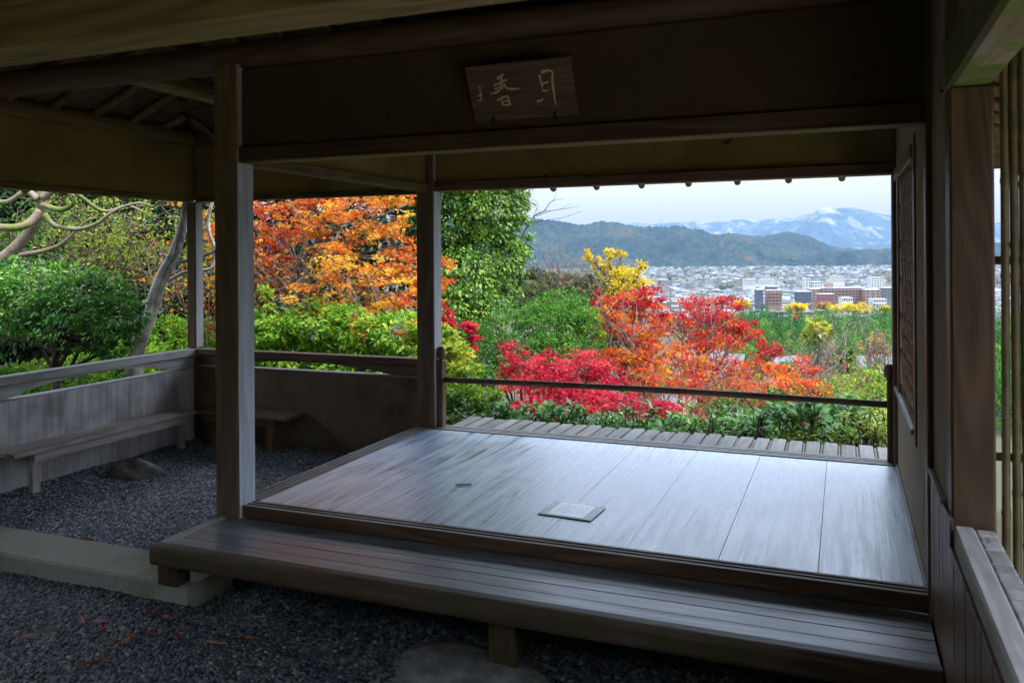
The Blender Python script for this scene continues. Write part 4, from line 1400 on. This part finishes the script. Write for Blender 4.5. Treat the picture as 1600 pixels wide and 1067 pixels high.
tree('evergreen_bush', 'green bush filling the slope below the glossy leaves', 'shrub',
     [(1090, 690, 120, 30, 7.4, .4), (1290, 700, 120, 30, 7.4, .4), (880, 690, 120, 30, 7.4, .4), (1180, 640, 90, 25, 9, .3), (1340, 650, 60, 25, 9, .6), (1000, 680, 90, 30, 8.5, .4), (720, 690, 80, 30, 7.2, .4)],
     at(1090, 752, 7.8), 8000, .06, T_OVAL, G_MID, L_SOFT, M_BARKD, 62, .03, 10, group='garden shrubs', csize=.25)

# -- right bay, farther down the slope
tree('ginkgo', 'bright yellow tree rising behind the red maples', 'tree',
     [(912, 398, 10, 7, 34, .5), (925, 405, 10, 8, 34, .5), (955, 396, 12, 8, 34, .6), (968, 400, 10, 8, 34, .5), (940, 415, 16, 7, 34, .6), (965, 420, 22, 10, 34, .5), (1000, 415, 11, 9, 34, .5), (985, 432, 24, 10, 34, .6), (950, 430, 16, 10, 34, .5), (1005, 440, 12, 10, 34, .6), (960, 450, 40, 12, 34, .5)],
     at(965, 560, 34), 3800, .13, T_QUAD, YEL, L_MAPLE, M_BARK, 81, .16, 60, fork=at(965, 470, 34), csize=.42, shell=.1, flat=.6)
tree('brush', 'grey green brush below the distant hills left of the yellow tree', 'shrub',
     [(840, 440, 30, 18, 24, .3), (880, 445, 30, 16, 25, .4), (920, 450, 26, 18, 25, .35), (830, 465, 40, 22, 22, .4), (890, 470, 40, 20, 22, .3)], at(860, 560, 24), 7000, .12, T_OVAL, [(.03, .045, .02), (.06, .08, .03), (.09, .12, .04), (.16, .14, .06)], L_SOFT, M_BARK, 82, .08, 60, csize=.25)
thicket('bare_thicket', 'fine grey twigs standing over the brush below the hills', 820, 920, 395, 470, 24, 46, 27, TAN, 150, .08, T_OVAL, L_MAPLE, .3, .012, group='twiggy thickets')
bare_tree('bare_branches', 'bare dark twigs reaching right from behind the tall evergreen', 'tree', [
    (pth(16, (780, 640), (800, 420), (830, 345), (850, 330), (862, 315), (880, 310)), (0.0225, 0.0203, 0.0135, 0.0099, 0.0063, 0.0027)),
    (pth(16, (838, 338), (860, 330), (885, 326), (905, 322)), (0.0072, 0.0054, 0.0040, 0.0023)),
    (pth(16, (820, 350), (850, 345), (880, 340), (910, 330)), (0.0072, 0.0054, 0.0040, 0.0023)),
    (pth(16, (832, 342), (840, 320), (830, 310), (815, 306)), (0.0063, 0.0045, 0.0036, 0.0023)),
    (pth(16, (850, 330), (872, 328), (890, 318)), (0.0045, 0.0036, 0.0023)),
    (pth(16, (862, 316), (868, 306), (870, 298)), (0.0036, 0.0027, 0.0018)),
    (pth(16, (845, 333), (838, 325), (828, 320)), (0.0036, 0.0027, 0.0018))], M_BARKD)
mid = [
    ((1278, 520, 22, 22, 75, .8), G_YEL, 'tree', 'yellow leaved tree standing before the bamboo grove', 1500, .5),
    ((1318, 560, 17, 24, 45, .5), G_MID, 'tree', 'dark green conical tree at the foot of the bamboo grove', 1500, .28),
    ((1365, 600, 36, 22, 26, .55), G_LT, 'tree', 'bright green tree at the right below the bare trees', 3200, .14),
    ((1330, 620, 26, 12, 24, .5), G_YEL, 'shrub', 'pale green bush left of the bright green tree', 1500, .12),
    ((1420, 600, 30, 30, 28, .5), G_LT, 'tree', 'bright green tree right of the window wall corner', 1500, .16),
    ((1160, 590, 34, 14, 36, .5), G_LT, 'tree', 'light green tree seen between the red maples', 1500, .2),
    ((1090, 605, 40, 14, 38, .4), G_YEL, 'tree', 'yellowish green tree seen low between the maples', 1500, .2),
    ((1040, 590, 30, 18, 40, .5), G_MID, 'tree', 'mid green tree behind the tall red maple', 1400, .2),
    ((1230, 580, 34, 14, 60, .4), G_MID, 'tree', 'mid green tree on the slope below the yellow leaved tree', 1300, .3),
    ((1285, 600, 30, 16, 40, .6), G_YEL, 'tree', 'yellowish tree behind the grey bare twigs', 1200, .2),
    ((1372, 540, 24, 18, 60, .45), TAN, 'tree', 'bare looking brown tree before the grove at the right', 800, .25),
    ((1000, 600, 40, 20, 30, .4), G_MID, 'tree', 'green tree low behind the orange maple branches', 1500, .17),
    ((940, 540, 30, 30, 26, .4), G_MID, 'tree', 'green tree between the small-leaved bush and red maple', 1800, .15),
    ((1200, 612, 60, 12, 22, .5), G_YEL, 'shrub', 'yellow green bush low on the slope right of centre', 1800, .12),
    ((1320, 605, 34, 18, 30, .6), G_LT, 'tree', 'light green tree left of the bright green tree at right', 2400, .15),
    ((1255, 622, 40, 14, 20, .5), G_LT, 'shrub', 'light green bush under the small orange maple', 2400, .10),
    ((1350, 580, 40, 12, 50, .5), G_MID, 'tree', 'pale tree top by the grey roof at the right', 1000, .25),
]
for i, (sp, pal, cat, lab, n, sz) in enumerate(mid):
    px, py, rx, ry, D, tn = sp
    specs = [(px + rx * a, py + ry * b, rx * .55, ry * .55, D + rx * D / F * c, tn + d) for a, b, c, d in ((-.4, .2, 0, 0), (.4, .15, .2, .1), (0, -.4, 0, .05), (.1, .4, -.3, -.1), (-.15, -.05, -.4, 0))]
    b = at(px, py + ry, D)
    tree('slope_tree' if cat == 'tree' else 'slope_bush', lab, cat, specs, b, n, sz, T_QUAD, pal, L_SOFT, M_BARK, 100 + i, .01 * D ** .5 + .04, 24, group='trees on the slope', csize=.36, shell=.35)
bt = np.random.default_rng(3)
for px, py0, py1, D, lab in ((1290, 620, 500, 40, 'bare pale tree with upright branches right of the yellow leaved tree'), (1365, 600, 500, 42, 'bare spreading tree with reddish twigs at the right edge of the view'), (1265, 620, 540, 34, 'thin bare trunk in front of the bamboo grove')):
    b = at(px, py0 + 20, D)
    root = empty('bare_tree', (b[0], b[1], float(terrain(b[0], b[1]))), lab, 'tree', 'bare trees on the slope')
    b[2] = float(terrain(b[0], b[1])) - .2
    t = Tubes()
    tp = limb(t, bt, b, at(px, py0 - 30, D), .14, .09, 8, .05, 6)
    for i in range(16):
        P = limb(t, bt, tp[bt.integers(4, 8)], at(px + bt.normal(0, 20), bt.uniform(py1, py0 - 45), D + bt.normal(0, 1)), .045, .012, 7, .15, 4)
        for k in range(5):
            limb(t, bt, P[bt.integers(2, 7)], P[6] + bt.normal(0, .55, 3), .016, .006, 5, .2, 3)
    t.build('trunk', M_BARK, tuple(b), root)
# trees close behind and beside the camera (outside the view): the shaded side of the garden
for i, (x, y, s, lab) in enumerate(((-9.5, -6.5, 3, 'dense dark evergreen at the back left of the terrace'), (-5, -6.5, 3, 'dense dark evergreen behind the terrace, left'), (-1, -6.3, 3, 'dense dark evergreen straight behind the terrace'), (3.2, -6.4, 3, 'dense dark evergreen behind the terrace, right'),
                                  (-11.8, -1.5, 2.8, 'dense dark evergreen left of the terrace'))):
    tree('evergreen', lab, 'tree', [((x, y, 3.0), (s, s * .7, 3.0), .4), ((x + .6, y, 1.2), (s * 1.1, s * .7, 1.9), .4)], (x, y - .3, 0), 5000, .42, T_OVAL, G_DK, L_SOFT, M_BARKD, 200 + i, .15, 6, group='evergreens around the terrace')
#@@FAR
# ------------------------------------------------------------------ bamboo grove, town, hills, mountain, haze
rg = np.random.default_rng(77)
P, A, N, Sz, C_ = [], [], [], [], []
NB = 1250
for i in range(NB):
    D = rg.uniform(185, 430)
    px = rg.uniform(1080, 1640)
    f_ = (D - 185) / 245
    topy = 574 - 98 * f_ ** .8 + rg.normal(0, 3.0) + max(0, (1165 - px)) * .25
    tip = at(px, topy, D)
    h = rg.uniform(8, 15)
    m = 170
    u = rg.uniform(0, 1, m) ** .8
    ang = rg.uniform(0, 6.28, m)
    rad = (.3 + 3.4 * np.sin(np.pi * np.clip(u * .75 + .05, 0, 1))) * rg.uniform(.3, 1, m)
    lean = rg.normal(0, .8, 2)
    p = np.stack([tip[0] + np.cos(ang) * rad + lean[0] * (1 - u) ** 2, tip[1] + np.sin(ang) * rad + lean[1] * (1 - u) ** 2, tip[2] - u * h - .25 * rad], 1)
    P.append(p)
    A.append(np.stack([np.cos(ang) * .7, np.sin(ang) * .7, -np.ones(m) * .8], 1) + rg.normal(0, .25, (m, 3)))
    N.append(np.stack([np.cos(ang), np.sin(ang), np.ones(m) * .8], 1) + rg.normal(0, .3, (m, 3)))
    Sz.append(rg.uniform(.6, 1.25, m))
    tone = rg.normal(.45, .38)
    C_.append(pal_pick(rg, [(.008, .04, .006), (.02, .09, .010), (.05, .17, .015), (.12, .25, .022)], np.clip(tone + rg.normal(0, .12, m), 0, 1)))
gl = at(1300, 520, 330)
GRV = leaves('bamboo_grove', np.concatenate(P), np.concatenate(A), np.concatenate(N), np.concatenate(Sz), (T_QUAD[0] * np.array([1, .9, 1]), T_QUAD[1]), np.concatenate(C_), L_SOFT, tuple(gl), None)
tag(GRV, 'green feathery bamboo grove below the town', 'bamboo', kind='stuff')
for i, (px, py, rx, ry, D, pal, lab) in enumerate(((1245, 478, 20, 7, 450, YEL, 'round yellow tree at the edge of town, left of the largest yellow crown'), (1330, 479, 34, 8, 440, YEL, 'widest yellow tree crown between the bamboo grove and the long apartment block'),
                                                   (1290, 477, 16, 4, 470, TAN, 'brownish tree between the two yellow trees by the town'), (1160, 474, 14, 5, 450, YEL, 'small yellow tree at the left end of the bamboo grove'), (1385, 482, 9, 5, 440, YEL, 'small yellow tree right of the widest yellow crown'))):
    specs = [(px + rx * a, py + ry * b, rx * .5, ry * .6, D, .5) for a, b in ((-.5, .2), (.5, .2), (0, -.15), (.2, .4), (-.2, .4))]
    tree('town_edge_tree', lab, 'tree', specs, at(px, py, D), 900, 1.5, T_QUAD, pal, L_MAPLE, M_BARK, 300 + i, .4, 5, group='trees at the edge of town', csize=.4, shell=.3)

# slope houses
M_TILE = rough_mat('grey_roof_tile', (.07, .075, .09), (.15, .16, .18), 6, rough=.6, bump=.5, dist=.05)
M_WALLW = rough_mat('pale_house_wall', (.46, .45, .43), (.56, .55, .52), 1.5, rough=.85)
M_GLASS = rough_mat('dark_window', (.04, .05, .07), (.08, .09, .11), 2, rough=.2)
M_PINK = rough_mat('pink_brown_wall', (.24, .15, .115), (.30, .19, .15), .4, rough=.85)
M_MAROON = rough_mat('maroon_wall', (.20, .06, .07), (.27, .09, .09), .5, rough=.8)
M_NAVY = rough_mat('dark_blue_wall', (.05, .06, .09), (.09, .10, .14), .5, rough=.7)


def gable(name, c, w, d, h, rh, rot, label, group):
    root = empty(name, c, label, 'house', group)
    e = .6
    for nm, V, Fc, mt in (('wall', [(-w, -d, -6), (w, -d, -6), (w, d, -6), (-w, d, -6), (-w, -d, h), (w, -d, h), (w, d, h), (-w, d, h), (-w, 0, h + rh), (w, 0, h + rh)], [(0, 1, 5, 4), (2, 3, 7, 6), (1, 2, 6, 9, 5), (3, 0, 4, 8, 7)], M_WALLW),
                          ('roof', [(-w - e, -d - e, h - .2), (w + e, -d - e, h - .2), (w + e, 0, h + rh + .15), (-w - e, 0, h + rh + .15), (w + e, d + e, h - .2), (-w - e, d + e, h - .2), (-w - e, -d - e, h - .45), (w + e, -d - e, h - .45), (w + e, d + e, h - .45), (-w - e, d + e, h - .45)], [(0, 1, 2, 3), (3, 2, 4, 5), (0, 6, 7, 1), (5, 4, 8, 9)], M_TILE)):
        obj(nm, mesh(nm, V, Fc), mt, c, root)
    for k in range(int(w // 1.6)):
        x = -w + 1.6 + k * 3
        if x < w - 1: box('window', np.array(c) + np.array([x - .6, -d - .06, .2]), np.array(c) + np.array([x + .6, -d + .02, h - .9]), M_GLASS, root, 0)
    root.rotation_euler = (0, 0, rot)


for px, py, D, w, d, rot, lab in ((1085, 548, 130, 4.2, 3, .25, 'grey roofed house seen behind the spreading red maple'), (1130, 558, 115, 2.4, 2, -.4, 'small grey roof right behind the red maple branches'),
                                  (1225, 558, 130, 2.4, 2, .5, 'low grey roof at the left foot of the bamboo grove'), (1365, 562, 110, 2.8, 2.2, .35, 'grey roofed house at the right below the grove')):
    gable('house', at(px, py + 34, D), w, d, 2.2, 1.2, rot + YAW, lab, 'houses on the slope')


# town blocks with floors, balconies and windows
def block(name, px, ytop, D, wpx, H, dep, mat, label, floors, bays, rot=0.0, slab=True, roofbox=None):
    p = at(px, ytop, D)
    W = wpx * D / F
    root = empty(name, (p[0], p[1], p[2] - H), label, 'building', 'larger blocks of the town')
    bz = p[2] - H

    def bx(nm, lo, hi, m, par=root):
        return box(nm, np.array(lo) + np.array([p[0], p[1], bz]), np.array(hi) + np.array([p[0], p[1], bz]), m, par, 0)
    bx('wall', (-W / 2, 0, -8), (W / 2, dep, H), mat)
    fh = H / floors
    for f_ in range(floors):
        if slab:
            bx('balcony', (-W / 2 + .8, -1.3, f_ * fh + .1), (W / 2 - .8, -.02, f_ * fh + fh * .40), mat)
        for b_ in range(bays):
            x = -W / 2 + W * (b_ + .5) / bays
            bx('window', (x - W / bays * .30, -.06, f_ * fh + fh * (.42 if slab else .35)), (x + W / bays * .30, .05, f_ * fh + fh * .85), M_GLASS)
    bx('roof', (-W / 2 - .3, -.3, H + .002), (W / 2 + .3, dep + .3, H + .6), M_WALLW)
    if roofbox:
        bx('roof_tower', (roofbox[0] * W, 3, H + .61), (roofbox[1] * W, 9, H + roofbox[2]), mat)
    root.rotation_euler = (0, 0, YAW + rot)
    return root


block('apartment_block', 1320, 450, 960, 66, 16, 14, M_PINK, 'long pinkish brown apartment block with balconies', 5, 12, .05, True, (-.42, -.25, 5.5))
block('apartment_block', 1364, 453, 950, 24, 17, 14, M_PINK, 'pinkish brown end block joined to the long apartments', 5, 3, .05, False)
block('apartment_block', 1278, 452, 965, 20, 15, 14, M_PINK, 'narrow pinkish brown block left of the long apartments', 5, 3, .05, False)
block('apartment_block', 1211, 454, 940, 22, 14, 12, M_PINK, 'small pinkish block with dark upper floor at the left', 4, 4, .0, True)
block('dark_block', 1188, 453, 935, 9, 14, 12, M_NAVY, 'dark blue narrow block at the left of the small pinkish block', 4, 2, 0, False)
block('dark_block', 1207, 448, 955, 15, 7, 10, M_NAVY, 'dark upper storey above the small pinkish block', 2, 4, 0, False)
block('dark_block', 1257, 456, 930, 22, 10, 10, M_NAVY, 'low dark block in front of the white tower', 3, 5, 0, False)
block('white_block', 1263, 436, 1080, 9, 22, 10, M_WALLW, 'white tower rising above the narrow pinkish block', 6, 2, .1, False)
block('white_block', 1277, 441, 1080, 17, 17, 12, M_WALLW, 'white block right of the white tower', 5, 4, .1, False)
block('maroon_block', 1292, 460, 900, 22, 7, 10, M_MAROON, 'low maroon building before the long apartment block', 2, 6, 0, False)
block('white_block', 1372, 434, 1350, 22, 16, 14, M_WALLW, 'large white block near the right edge of the town', 4, 5, .1, False)
block('white_block', 1310, 432, 1700, 20, 12, 14, M_WALLW, 'pale long block in the middle of the town', 3, 7, .1, False)
block('white_block', 1172, 437, 1500, 18, 11, 12, M_WALLW, 'white long block at the left of the town', 3, 6, 0, False)
block('white_block', 1200, 437, 1550, 24, 10, 12, M_WALLW, 'white school-like block left of the white tower', 3, 9, .1, False)
block('grey_block', 1392, 450, 1000, 22, 14, 12, M_TILE, 'grey block at the right edge beyond the apartments', 4, 5, .1, False)
block('white_block', 1325, 466, 860, 16, 9, 10, M_WALLW, 'small white building in front of the apartments', 2, 4, .1, False)
block('white_block', 1375, 468, 860, 22, 8, 10, M_WALLW, 'white building right before the end block', 2, 5, .1, False)

WALLS = [rough_mat(f'house_wall_{i}', tuple(x * .92 for x in c), c, 1.0, rough=.85) for i, c in enumerate([(.34, .35, .36), (.28, .265, .23), (.20, .21, .235), (.25, .20, .155), (.46, .47, .48)])]
ROOFS = [rough_mat(f'house_roof_{i}', tuple(x * .85 for x in c), c, 1.0, rough=.6) for i, c in enumerate([(.15, .17, .21), (.07, .08, .10), (.22, .24, .28), (.13, .09, .07), (.28, .31, .36)])]


def house_geo(rg):
    w, d, h = rg.uniform(4, 7.5), rg.uniform(3.5, 5.5), rg.uniform(4.5, 8)
    if rg.uniform() < .22:
        w, d, h, rh = rg.uniform(6, 14), rg.uniform(5, 9), rg.uniform(7, 12), .4
    else:
        rh = rg.uniform(1.2, 2.4)
    e = .5
    V = np.array([(-w, -d, -3), (w, -d, -3), (w, d, -3), (-w, d, -3), (-w, -d, h), (w, -d, h), (w, d, h), (-w, d, h), (-w, 0, h + rh), (w, 0, h + rh),
                  (-w - e, -d - e, h - .3), (w + e, -d - e, h - .3), (w + e, 0, h + rh + .1), (-w - e, 0, h + rh + .1), (w + e, d + e, h - .3), (-w - e, d + e, h - .3)])
    Fw = [(0, 1, 5, 4), (2, 3, 7, 6), (1, 2, 6, 9, 5), (3, 0, 4, 8, 7)]
    Fr = [(10, 11, 12, 13), (13, 12, 14, 15)]
    return V, Fw, Fr


protos = []
rg = np.random.default_rng(9)
for i in range(10):
    V, Fw, Fr = house_geo(rg)
    # two strips of windows on the long sides, proud of the wall
    w, d, h = -V[0][0], -V[0][1], V[4][2]
    Vw, Fg = list(V), []
    for fl in range(max(1, int(h // 2.8))):
        for sx in (-.55, 0, .55):
            for sy in (-1, 1):
                o = len(Vw)
                x, y, z = sx * w, sy * (d + .05), .9 + fl * 2.8
                Vw += [(x - 1, y, z), (x + 1, y, z), (x + 1, y, z + 1.3), (x - 1, y, z + 1.3)]
                Fg.append((o, o + 1, o + 2, o + 3))
    me = mesh('town_house', Vw, Fw + Fr + Fg)
    me.materials.append(WALLS[i % 5])
    me.materials.append(ROOFS[(i * 3 + i // 5) % 5])
    me.materials.append(M_GLASS)
    me.polygons.foreach_set('material_index', [0] * len(Fw) + [1] * len(Fr) + [2] * len(Fg))
    protos.append(me)
sites = []
for i in range(3000):
    D = math.sqrt(rg.uniform(700 ** 2, 4300 ** 2)) if rg.uniform() < .75 else rg.uniform(700, 1600)
    px = rg.uniform(990, 1760)
    q = CAM + (fw + rt * (px - CX) / F) * D
    sites.append((D, q[0], q[1], rg.choice([.1, .1, 1.67, .5, 2.0]) + rg.normal(0, .06), px))
sites.sort()
seen = [s for s in sites if 1010 < s[4] < 1400 and s[0] > 880][:230]
for i, (D, x, y, a, px) in enumerate(seen):
    o = bpy.data.objects.new('town_house', protos[i % 10])
    COL.objects.link(o)
    place(o, (x, y, float(terrain(x, y))), None)
    o.rotation_euler = (0, 0, a)
    tag(o, 'small pale house with a pitched roof among the nearer roofs of the town', 'house', 'houses of the town')
ss = set(id(s) for s in seen)
V, Fc, mi = [], [], []
for s in sites:
    if id(s) in ss or s[0] < 880 and 1010 < s[4] < 1400: continue
    D, x, y, a, px = s
    hv, Fw, Fr = house_geo(rg)
    ca, sa = math.cos(a), math.sin(a)
    o = len(V)
    z = float(terrain(x, y))
    V += [(x + ca * v[0] - sa * v[1], y + sa * v[0] + ca * v[1], z + v[2]) for v in hv]
    wi, ri = rg.integers(0, 5), rg.integers(0, 5)
    for f_ in Fw:
        Fc.append(tuple(o + k for k in f_)); mi.append(wi)
    for f_ in Fr:
        Fc.append(tuple(o + k for k in f_)); mi.append(5 + ri)
me = mesh('distant_town', V, Fc)
for m in WALLS + ROOFS: me.materials.append(m)
me.polygons.foreach_set('material_index', mi)
tag(obj('distant_town', me, None), 'dense pale roofs of the far town on the plain', 'town', kind='stuff')
# tree clumps scattered through the town
P, A, N, Sz, C_ = [], [], [], [], []
for i in range(420):
    D = math.sqrt(rg.uniform(900 ** 2, 4600 ** 2)) if i > 120 else rg.uniform(3700, 4500)
    px = rg.uniform(900, 1700)
    q = CAM + (fw + rt * (px - CX) / F) * D
    z = float(terrain(q[0], q[1]))
    s = rg.uniform(4, 9)
    for k in range(rg.integers(1, 5)):
        c = np.array([q[0], q[1], z + s * .6]) + rg.normal(0, s, 3) * np.array([1, 1, .1])
        m = 40
        P.append(c + unit(rg, m) * s * rg.uniform(.5, 1, (m, 1)) * np.array([1, 1, .9]))
        A.append(unit(rg, m)); N.append(unit(rg, m) + np.array([0, 0, .6]))
        Sz.append(np.full(m, s * .5))
        C_.append(pal_pick(rg, [(.02, .05, .02), (.04, .09, .025), (.09, .08, .03), (.20, .09, .03)], np.clip(rg.normal(.35, .25) + rg.normal(0, .1, m), 0, 1)))
tag(leaves('town_trees', np.concatenate(P), np.concatenate(A), np.concatenate(N), np.concatenate(Sz), T_QUAD, np.concatenate(C_), L_SOFT, (0, 0, -70), None), 'scattered dark tree clumps through the far town', 'trees', kind='stuff')


# hills and mountain as height fields
def fbm(x, y, seed, octs=5, f0=1.0, gain=.5):
    rg = np.random.default_rng(seed)
    o = np.zeros_like(x)
    a = 1.0
    f = f0
    for k in range(octs):
        for j in range(3):
            th = rg.uniform(0, 6.28)
            o += a / 3 * np.sin((x * math.cos(th) + y * math.sin(th)) * f * rg.uniform(.8, 1.25) + rg.uniform(0, 6.28) + 1.2 * np.sin((y * math.cos(th) - x * math.sin(th)) * f * .6 + k))
        a *= gain
        f *= 2.03
    return o


def ridge(name, prof, D0, D1, D2, mat, seed, rough, base=-80, nu=420, nv=90, canopy=0.0):
    prof = np.array(prof, float)
    pxs = np.linspace(prof[0, 0], prof[-1, 0], nu)
    crest = EYE + D1 * (CY - np.interp(pxs, prof[:, 0], prof[:, 1])) / F
    k = max(3, nu // 130)
    crest = np.convolve(np.pad(crest, k, 'edge'), np.ones(2 * k + 1) / (2 * k + 1), 'valid')
    v = np.linspace(0, 1, nv)
    Dv = np.where(v < .7, D0 + (D1 - D0) * v / .7, D1 + (D2 - D1) * (v - .7) / .3)
    sh = np.where(v < .7, smooth(0, 1, v / .7) * .55 + .45 * (v / .7) ** 1.3, 1 - .8 * ((v - .7) / .3))
    U = (pxs[None] - CX) / F
    X = (fw[0] + rt[0] * U) * Dv[:, None]
    Y = (fw[1] + rt[1] * U) * Dv[:, None]
    n = fbm(X, Y, seed, 5, 2 * math.pi / (rough * 9), .52)
    fade = (np.sin(np.pi * np.clip(v / .7, 0, 1)) ** .8 * (v < .7))[:, None]
    Z = base + (crest[None] - base) * sh[:, None] + n * rough * .8 * fade
    if canopy:
        Z = Z + np.random.default_rng(seed + 1).uniform(-1, 1, Z.shape) * canopy * np.minimum(1, sh[:, None] * 4)
    V = np.stack([X, Y, Z], -1).reshape(-1, 3)
    Fc = [(i * nu + j, i * nu + j + 1, (i + 1) * nu + j + 1, (i + 1) * nu + j) for i in range(nv - 1) for j in range(nu - 1)]
    o = obj(name, mesh(name, V, Fc, True), mat)
    tag(o, kind='structure')


def forest_mat(name, cols, scl, patch):
    m, n, p, out = new_mat(name)
    tc = n.nodes.new('ShaderNodeTexCoord')
    a = noise(n, tc.outputs['Object'], scl, 5, .7)
    b = noise(n, tc.outputs['Object'], scl * .12, 5, .65)
    r1 = ramp(n, cols)
    n.links.new(math_(n, 'ADD', math_(n, 'MULTIPLY', a.outputs[0], .55), math_(n, 'MULTIPLY', b.outputs[0], .45)), r1.inputs[0])
    n.links.new(r1.outputs[0], p.inputs['Base Color'])
    p.inputs['Roughness'].default_value = 1
    p.inputs['Specular IOR Level'].default_value = 0
    bp = n.nodes.new('ShaderNodeBump')
    bp.inputs['Strength'].default_value = 1
    bp.inputs['Distance'].default_value = patch
    n.links.new(a.outputs[0], bp.inputs['Height'])
    n.links.new(bp.outputs[0], p.inputs['Normal'])
    return m


FOR = forest_mat('hazed_hill_forest', [(.40, (.001, .009, .016)), (.49, (.006, .028, .036)), (.555, (.022, .044, .040)), (.62, (.065, .046, .036)), (.70, (.12, .065, .04))], .022, 14)  # forest colours shifted to blue, part of the far haze put into them
FOR2 = forest_mat('hazed_mountain_forest', [(.42, (.008, .045, .095)), (.52, (.02, .075, .13)), (.58, (.20, .22, .24)), (.68, (.55, .58, .62))], .004, 60)  # bluer woods with haze painted in; the pale end is snow
ridge('hills', [(300, 350), (600, 342), (817, 340), (848, 343), (885, 348), (916, 354), (922, 352), (964, 351), (998, 356), (1037, 356), (1063, 354), (1079, 359), (1095, 361), (1116, 368), (1152, 378), (1180, 388), (1215, 398), (1240, 408), (1300, 420), (1400, 424)], 4250, 5300, 6200, FOR, 3, 90, canopy=10)
ridge('hills', [(1050, 380), (1118, 369), (1152, 368), (1179, 371), (1189, 372), (1215, 369), (1236, 367), (1263, 372), (1284, 382), (1305, 390), (1336, 393), (1380, 400), (1480, 405)], 5600, 6600, 7400, FOR, 4, 90, nu=240, canopy=10)
ridge('hills', [(1150, 412), (1200, 404), (1260, 399), (1320, 396), (1362, 395), (1399, 391), (1460, 386), (1560, 384), (1700, 380)], 4300, 4900, 5500, FOR, 5, 45, nu=300, nv=70, canopy=6)
ridge('mountain', [(820, 356), (960, 352), (1040, 350), (1100, 351), (1140, 347), (1180, 348), (1205, 345), (1250, 344), (1280, 337), (1300, 331), (1325, 327), (1345, 331), (1370, 338), (1399, 343), (1450, 348), (1560, 355), (1720, 352)], 9500, 13500, 16500, FOR2, 6, 260, nu=420, nv=110)

# the air between: one closed box of thin haze
hz = box('haze', (-22000, -22000, -110), (22000, 22000, 950), None, None, 0)
tag(hz, 'thin pale blue haze over the valley', 'haze', kind='stuff')
m = bpy.data.materials.new('haze_air')
m.use_nodes = True
n = m.node_tree
n.nodes.clear()
out = n.nodes.new('ShaderNodeOutputMaterial')
pv = n.nodes.new('ShaderNodeVolumePrincipled')
pv.inputs['Color'].default_value = (.33, .42, .545, 1)
pv.inputs['Density'].default_value = 6.2e-5
pv.inputs['Anisotropy'].default_value = 0.0
n.links.new(pv.outputs[0], out.inputs['Volume'])
hz.data.materials.append(m)
